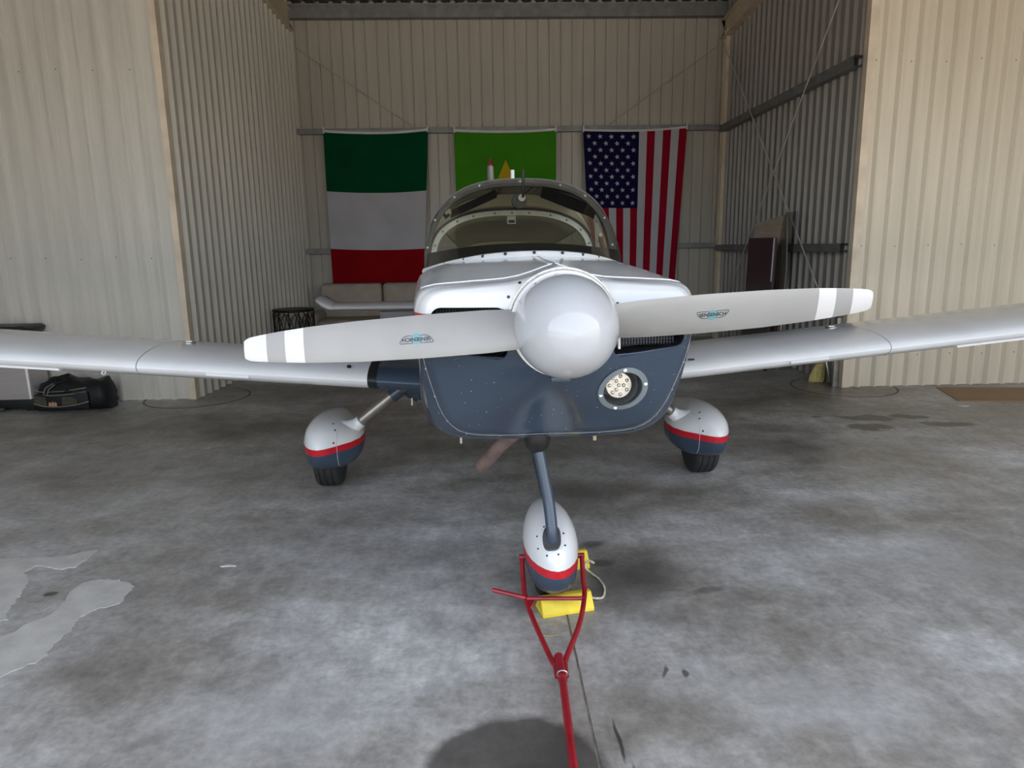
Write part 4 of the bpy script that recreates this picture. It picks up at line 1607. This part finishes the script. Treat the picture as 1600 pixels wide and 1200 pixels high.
# ------------------------------------------------------------------ flags
def flag_fn(tl_, tr_, bl_, br_, y, sag, seed, depth=0.02):
    rnd = random.Random(seed)
    ph = [rnd.uniform(0, 6) for _ in range(6)]

    def fn(u, v, off=0.0):
        xl = tl_[0] + (bl_[0] - tl_[0]) * v
        xr = tr_[0] + (br_[0] - tr_[0]) * v
        x = xl + (xr - xl) * u
        zt = tl_[1] + (tr_[1] - tl_[1]) * u
        zb = bl_[1] + (br_[1] - bl_[1]) * u
        z = zt + (zb - zt) * v - sag * 4 * u * (1 - u) * (1 - .6 * v)
        w = depth * (.35 + .9 * v)
        yy = y + w * (.5 * math.sin(5.2 * u * 2 + ph[0] + 1.2 * v) + .35 * math.sin(11 * u + ph[1] + 2.0 * v) + .25 * math.sin(3 * v + ph[2] + 4 * u)) + .03 * math.exp(-((u - .5 + .45 * math.cos(3 * v)) / .08) ** 2) * (1 - v)
        return (x, yy - off, z)
    return fn


def patch_mesh(name, fn, u0, u1, v0, v1, nu, nv, m, parent, off=0.0):
    vs = [fn(u0 + (u1 - u0) * i / nu, v0 + (v1 - v0) * j / nv, off) for j in range(nv + 1) for i in range(nu + 1)]
    fs = [(j * (nu + 1) + i, j * (nu + 1) + i + 1, (j + 1) * (nu + 1) + i + 1, (j + 1) * (nu + 1) + i) for j in range(nv) for i in range(nu)]
    return link_mesh(name, vs, fs, m, parent, True)


def clips(fn, parent, us):
    for u in us:
        p = fn(u, 0.0)
        box('clip', p[0] - .012, p[0] + .012, p[1] - .02, p[1] + .012, p[2] - .02, p[2] + .075, 'f_tape', parent, .003)


YFL = 11.03
fl1 = thing('tricolour_flag', 'green white and red banded flag hung lengthwise above the sofa', 'flag', (0, 0, 0))
fn = flag_fn((-2.439, 3.235), (-.861, 3.235), (-2.44, .955), (-1.01, .930), YFL, .04, 1)
patch_mesh('green_band', fn, 0, 1, 0.0, .378, 40, 16, 'f_green', fl1)
patch_mesh('white_band', fn, 0, 1, .378, .757, 40, 16, 'f_white', fl1)
patch_mesh('red_band', fn, 0, 1, .757, 1.0, 40, 10, 'f_red', fl1)
patch_mesh('header_tape', lambda u, v, off=0: (lambda p: (p[0], p[1] - off, p[2] + .035 * (1 - v)))(fn(u, 0)), 0, 1, 0, 1, 40, 1, 'f_tape', fl1, .003)
clips(fn, fl1, (0.005, .995))
fl2 = thing('green_flag', 'bright green flag with a yellow triangle behind the canopy', 'flag', (0, 0, 0))
fn2 = flag_fn((-.475, 3.225), (1.082, 3.22), (-.45, .95), (1.06, .94), YFL, .03, 2)
patch_mesh('green_field', fn2, 0, 1, 0, 1, 40, 40, 'f_lime', fl2)
tri = []
tn = 14
tv = []
tf = []
for j in range(tn + 1):
    v_ = .175 + (.62 - .175) * j / tn
    hw = .29 * j / tn + .001
    for i in range(9):
        tv.append(fn2(.50 + hw * (i / 4 - 1), v_, .004))
for j in range(tn):
    for i in range(8):
        a = j * 9 + i
        tf.append((a, a + 1, a + 10, a + 9))
link_mesh('yellow_triangle', tv, tf, 'f_yellow', fl2, True)
patch_mesh('header_tape', lambda u, v, off=0: (lambda p: (p[0], p[1] - off, p[2] + .035 * (1 - v)))(fn2(u, 0)), 0, 1, 0, 1, 40, 1, 'f_tape', fl2, .003)
clips(fn2, fl2, (0.005, .995))
fl3 = thing('star_striped_flag', 'red and white striped flag with starred navy canton hung lengthwise', 'flag', (0, 0, 0))
fn3 = flag_fn((1.493, 3.215), (3.088, 3.235), (1.62, .93), (2.97, .93), YFL, .035, 4)
for i in range(13):
    u0, u1 = i / 13, (i + 1) / 13
    patch_mesh('stripe', fn3, u0, u1, .497 if i < 7 else 0.0, 1.0, 4, 28, 'f_crimson' if i % 2 == 0 else 'f_white', fl3)
ca = patch_mesh('canton', fn3, 0, 7 / 13, 0, .497, 22, 20, 'f_navy', fl3)
ca['label'] = 'navy canton with white stars'
CW, CHh = 7 / 13, .497
for r_ in range(11):
    cols = 5 if r_ % 2 == 0 else 4
    for c_ in range(cols):
        uu = CW * ((c_ * 2 + 1 + (0 if cols == 5 else 1)) / 10)
        vv_ = CHh * ((r_ + .75) / 11.5)
        vs = []
        for k in range(10):
            a = math.radians(90 + 36 * k + 8)
            rr_ = .040 if k % 2 == 0 else .0165
            vs.append(fn3(uu + rr_ * math.cos(a) / 1.5, vv_ - rr_ * math.sin(a) / 2.28, .005))
        vs.append(fn3(uu, vv_, .005))
        link_mesh('star', vs, [(10, k, (k + 1) % 10) for k in range(10)], 'f_white', ca)
patch_mesh('header_tape', lambda u, v, off=0: (lambda p: (p[0], p[1] - off, p[2] + .03 * (1 - v)))(fn3(u, 0)), 0, 1, 0, 1, 40, 1, 'f_tape', fl3, .003)
clips(fn3, fl3, (0.005, .995))


# ------------------------------------------------------------------ sofa, stool, box at the back
sofa = thing('sofa', 'beige two cushion sofa against the back wall below the tricolour flag', 'sofa', (-1.62, 10.50, 0))
box('base', -.98, .98, -.42, .42, .08, .34, 'sofa', sofa, .03)
for k in (-1, 1):
    box('seat_cushion', (-.87 if k < 0 else .01), (-.01 if k < 0 else .87), -.46, .22, .33, .49, 'sofa', sofa, .05, 3)
    box('back_cushion', (-.94 if k < 0 else .008), (-.008 if k < 0 else .94), .14, .40, .44, .985, 'sofa', sofa, .06, 3)
    box('arm', (-1.02 if k < 0 else .86), (-.86 if k < 0 else 1.02), -.44, .20, .08, .60, 'sofa', sofa, .05, 3)
box('back', -.97, .97, .36, .46, .10, .90, 'sofa', sofa, .03)
for x in (-.9, .9):
    for y in (-.36, .38):
        box('foot', x - .03, x + .03, y - .03, y + .03, 0, .085, 'wire', sofa, .004)
tag(box('carton', -1.58, -1.10, 10.06, 10.34, .492, .60, 'f_white', None, .006), 'pale flat box on the sofa seat, below the tailplane', 'box')

stool = thing('wire_stool', 'round black wire stool standing against the left bay wall', 'stool', (-2.60, 9.3, 0))
lathe('top', [(.70, .0), (.70, .262), (.712, .270), (.728, .270), (.735, .262), (.735, 0)], 'wire', stool, 36, 'z')
for zz in (.035, .44):
    pts = [(.265 * math.cos(2 * PI * k / 36), .265 * math.sin(2 * PI * k / 36), zz) for k in range(37)]
    tube('hoop', pts, .008, 'wire', stool, 6)
for k in range(6):
    a = 2 * PI * k / 6
    tube('leg', [(.262 * math.cos(a), .262 * math.sin(a), 0), (.262 * math.cos(a), .262 * math.sin(a), .71)], .009, 'wire', stool, 6)
for k in range(12):
    a0 = 2 * PI * k / 12
    pts = []
    for i in range(13):
        t = i / 12
        a = a0 + (t) * 2 * PI / 12 * 1.5
        pts.append((.262 * math.cos(a), .262 * math.sin(a), .44 + .24 * math.sin(PI * t) ** .7))
    tube('arch_wire', pts, .006, 'wire', stool, 5)

# ------------------------------------------------------------------ left wall: steel bin, duffel bag
bn = thing('steel_bin', 'stainless steel bin with black lid beside the duffel bag', 'bin', (-4.78, 6.88, 0))
rws = []
for z, k in ((.115, 1.0), (.60, .965), (.745, .955)):
    pts = []
    for cx, cy, a0 in ((.29, .12, 0), (-.29, .12, 90), (-.29, -.12, 180), (.29, -.12, 270)):
        for q in range(6):
            a = math.radians(a0 + q * 18)
            pts.append(((cx + .035 * math.cos(a)) * k - .012 * (1 - k), (cy + .035 * math.sin(a)) * k, z))
    rws.append(pts)
loft('body', rws, 'stainless', bn, True, True, True)
box('base', -.335, .345, -.165, .165, .03, .118, 'black', bn, .015)
box('pedal', -.10, .06, -.20, -.15, .015, .04, 'steel_dark', bn, .008)
for x in (-.27, .24):
    box('foot', x, x + .08, -.15, .15, 0, .035, 'black', bn, .006)
rws = []
for z, k in ((.745, 1.02), (.775, 1.10), (.805, 1.12), (.825, 1.04), (.83, .6)):
    rws.append([(p[0] * k / .955 + .0, p[1] * k / .955, z) for p in rws_ if True] if False else [(p[0] * k / .955, p[1] * k / .955, z) for p in [q for q in pts]])
loft('lid', rws, 'black', bn, True, True, True)

bag = thing('duffel_bag', 'black nylon duffel bag slumped on the floor at the left wall', 'bag', (-4.02, 6.80, 0), math.radians(6))
rws = []
for i in range(15):
    t = i / 14
    x = -.36 + .64 * t
    hh = np.interp(t, [0, .06, .2, .38, .55, .75, .93, 1], [.20, .285, .325, .335, .295, .285, .30, .21])
    dd = np.interp(t, [0, .06, .5, .94, 1], [.12, .165, .18, .165, .12])
    row = []
    for k in range(28):
        a = 2 * PI * k / 28
        ca_, sa_ = math.cos(a), math.sin(a)
        yy = dd * math.copysign(abs(ca_) ** .6, ca_)
        zz = hh * .5 + hh * .5 * math.copysign(abs(sa_) ** .6, sa_)
        yy *= 1 - .18 * max(0, sa_)
        row.append((x + .006 * math.sin(9 * zz * 10 + i), yy + .010 * math.sin(7 * t * 6 + k), max(0.002, zz + .012 * math.sin(5 * k + i * 1.7) * max(0, sa_))))
    rws.append(row)
body = loft('body', rws, 'bag', bag, True, True, True)
# front pocket with olive mesh, pipings, handles, mark
pk = box('pocket', -.34, .14, -.206, -.15, .03, .20, 'bag', bag, .02, 2)
extrude = lambda pts, y0, y1, nm, mm, par: link_mesh(nm, [(x, y0, z) for x, z in pts] + [(x, y1, z) for x, z in pts], [tuple(range(len(pts))), tuple(range(2 * len(pts) - 1, len(pts) - 1, -1))] + [(i, (i + 1) % len(pts), len(pts) + (i + 1) % len(pts), len(pts) + i) for i in range(len(pts))], mm, par)
extrude([(-.335, .100), (-.235, .075), (-.235, .165), (-.335, .18)], -.2085, -.200, 'mesh_panel', 'bag_olive', pk)
extrude([(-.10, .075), (.03, .085), (.04, .12), (.0, .155), (-.09, .16)], -.2085, -.200, 'mesh_panel', 'bag_olive', pk)
extrude([(-.215, .075), (-.145, .072), (-.143, .098), (-.155, .115), (-.166, .10), (-.178, .122), (-.19, .10), (-.203, .118), (-.218, .098)], -.2095, -.200, 'mark', 'logo', pk)
tube('piping', [(-.345, -.208, .105), (-.25, -.211, .075), (-.12, -.211, .066), (.02, -.210, .078), (.14, -.205, .105)], .004, 'piping', bag, 6, 24)
tube('piping', [(-.345, -.19, .20), (-.20, -.205, .178), (-.05, -.205, .182), (.12, -.19, .20)], .004, 'piping', bag, 6, 24)
tube('piping', [(-.345, -.175, .235), (-.28, -.182, .212), (-.10, -.182, .21), (.03, -.18, .225), (.12, -.172, .235)], .004, 'piping', bag, 6, 24)
tube('handle', [(-.24, -.195, .19), (-.215, -.19, .25), (-.16, -.165, .285), (-.10, -.12, .30), (-.04, -.06, .315)], .012, 'bag', bag, 8, 24)
tube('handle', [(-.02, -.195, .20), (-.08, -.185, .235), (-.14, -.17, .262), (-.16, -.10, .325), (-.10, .0, .345)], .012, 'bag', bag, 8, 24)
tube('handle_piping', [(-.25, -.208, .19), (-.225, -.203, .25), (-.165, -.178, .288)], .004, 'piping', bag, 6, 14)
tube('handle_piping', [(-.215, -.208, .19), (-.195, -.203, .24), (-.15, -.18, .278)], .004, 'piping', bag, 6, 14)

# ------------------------------------------------------------------ right side: broom, cardboard, leaning boards
br = thing('straw_broom', 'yellow straw broom leaning in the right corner of the bay opening', 'broom', (3.555, 7.27, 0))
rws = []
for z, w_, d_, dx in ((0.0, .078, .030, -.012), (.03, .088, .036, -.010), (.10, .078, .036, .0), (.17, .058, .032, .018), (.235, .040, .028, .036), (.30, .020, .020, .05), (.34, .014, .014, .056)):
    rws.append([(dx + w_ * (1 + .05 * math.sin(7 * k)) * math.cos(2 * PI * k / 40), d_ * (1 + .06 * math.sin(11 * k)) * math.sin(2 * PI * k / 40), z + (.006 * math.sin(5 * k) if z == 0 else 0) + (.006 if z == 0 else 0)) for k in range(40)])
loft('bristles', rws, 'straw', br, True, True, True)
for z, w_, dx in ((.19, .054, .023), (.225, .045, .033)):
    tube('stitching', [(dx + w_ * math.cos(a), .034 * math.sin(a), z) for a in [2 * PI * k / 24 for k in range(25)]], .0035, 'rope', br, 6)
tube('broom_handle', [(.055, 0, .32), (.085, .02, .74)], .011, 'wood', br, 10)
tag(box('brace_bar', -.012, .012, -.006, .006, 0, .50, 'metal', None, .002), 'grey steel brace bar beside the broom at the right corner', 'bar')
bb = bpy.data.objects['brace_bar']
bb.location = (3.615, 7.10, .05)
bb.rotation_euler = (math.radians(-6), math.radians(-14), 0)

tag(extrude_poly('cardboard_sheet', [(4.60, 6.84), (4.41, 6.22), (6.2, 5.95), (6.35, 6.60)], .001, .007, 'card'), 'flat brown cardboard sheet on the floor along the cream wall', 'cardboard')
tag(extrude_poly('paper_scrap', [(4.28, 6.03), (4.34, 6.05), (4.37, 6.02), (4.31, 5.99)], 0, .008, 'blade_white'), 'small white scrap lying before the cardboard sheet', 'scrap')


def leaning_board(name, label, cat, pts_yz, x_top, x_bot, th, m):
    """board leaning on the right wall; outline in (y,z), x goes from x_bot at floor to x_top"""
    zmax = max(p[1] for p in pts_yz)
    vs = []
    for d in (0, th):
        for y, z in pts_yz:
            vs.append((x_bot + (x_top - x_bot) * z / zmax - d, y, z))
    n = len(pts_yz)
    fs = [tuple(range(n)), tuple(range(2 * n - 1, n - 1, -1))] + [(i, (i + 1) % n, n + (i + 1) % n, n + i) for i in range(n)]
    me = bpy.data.meshes.new(name)
    me.from_pydata(vs, [], fs)
    fix_normals(me)
    return tag(link_me(name, me, m), label, cat)


leaning_board('plywood_board', 'tan plywood board leaning on the right bay wall behind the maroon panel', 'board', [(9.22, 0), (9.24, .9), (9.26, 1.74), (8.60, 1.80), (8.27, 1.82), (8.15, 1.2), (8.10, 0)], 3.555, 3.47, .015, 'ply')
dp = leaning_board('maroon_panel', 'dark maroon glossy panel leaning on the right bay wall', 'panel', [(8.80, 0), (8.83, 1.555), (8.03, 1.555), (8.00, 0)], 3.34, 3.29, .03, 'maroon')
tube('edge_trim', [(3.305, 8.032, 1.55), (3.29, 8.025, 1.05)], .009, 'f_white', dp, 6)
# cloudy plastic film hanging by the boards
vs, fs = [], []
for j in range(13):
    t = j / 12
    z = 1.84 * (1 - t) + .35 * t
    for i in range(9):
        u = i / 8
        wdt = .28 * (1 - .55 * t) + .12
        y = 7.86 + wdt * u + .22 * t
        x = 3.49 - .09 * t + .025 * math.sin(9 * u + 3 * t)
        vs.append((x, y, z))
for j in range(12):
    for i in range(8):
        a = j * 9 + i
        fs.append((a, a + 1, a + 10, a + 9))
tag(link_mesh('plastic_sheet', vs, fs, 'film', None, True), 'cloudy plastic sheet hanging beside the plywood board', 'plastic sheet')
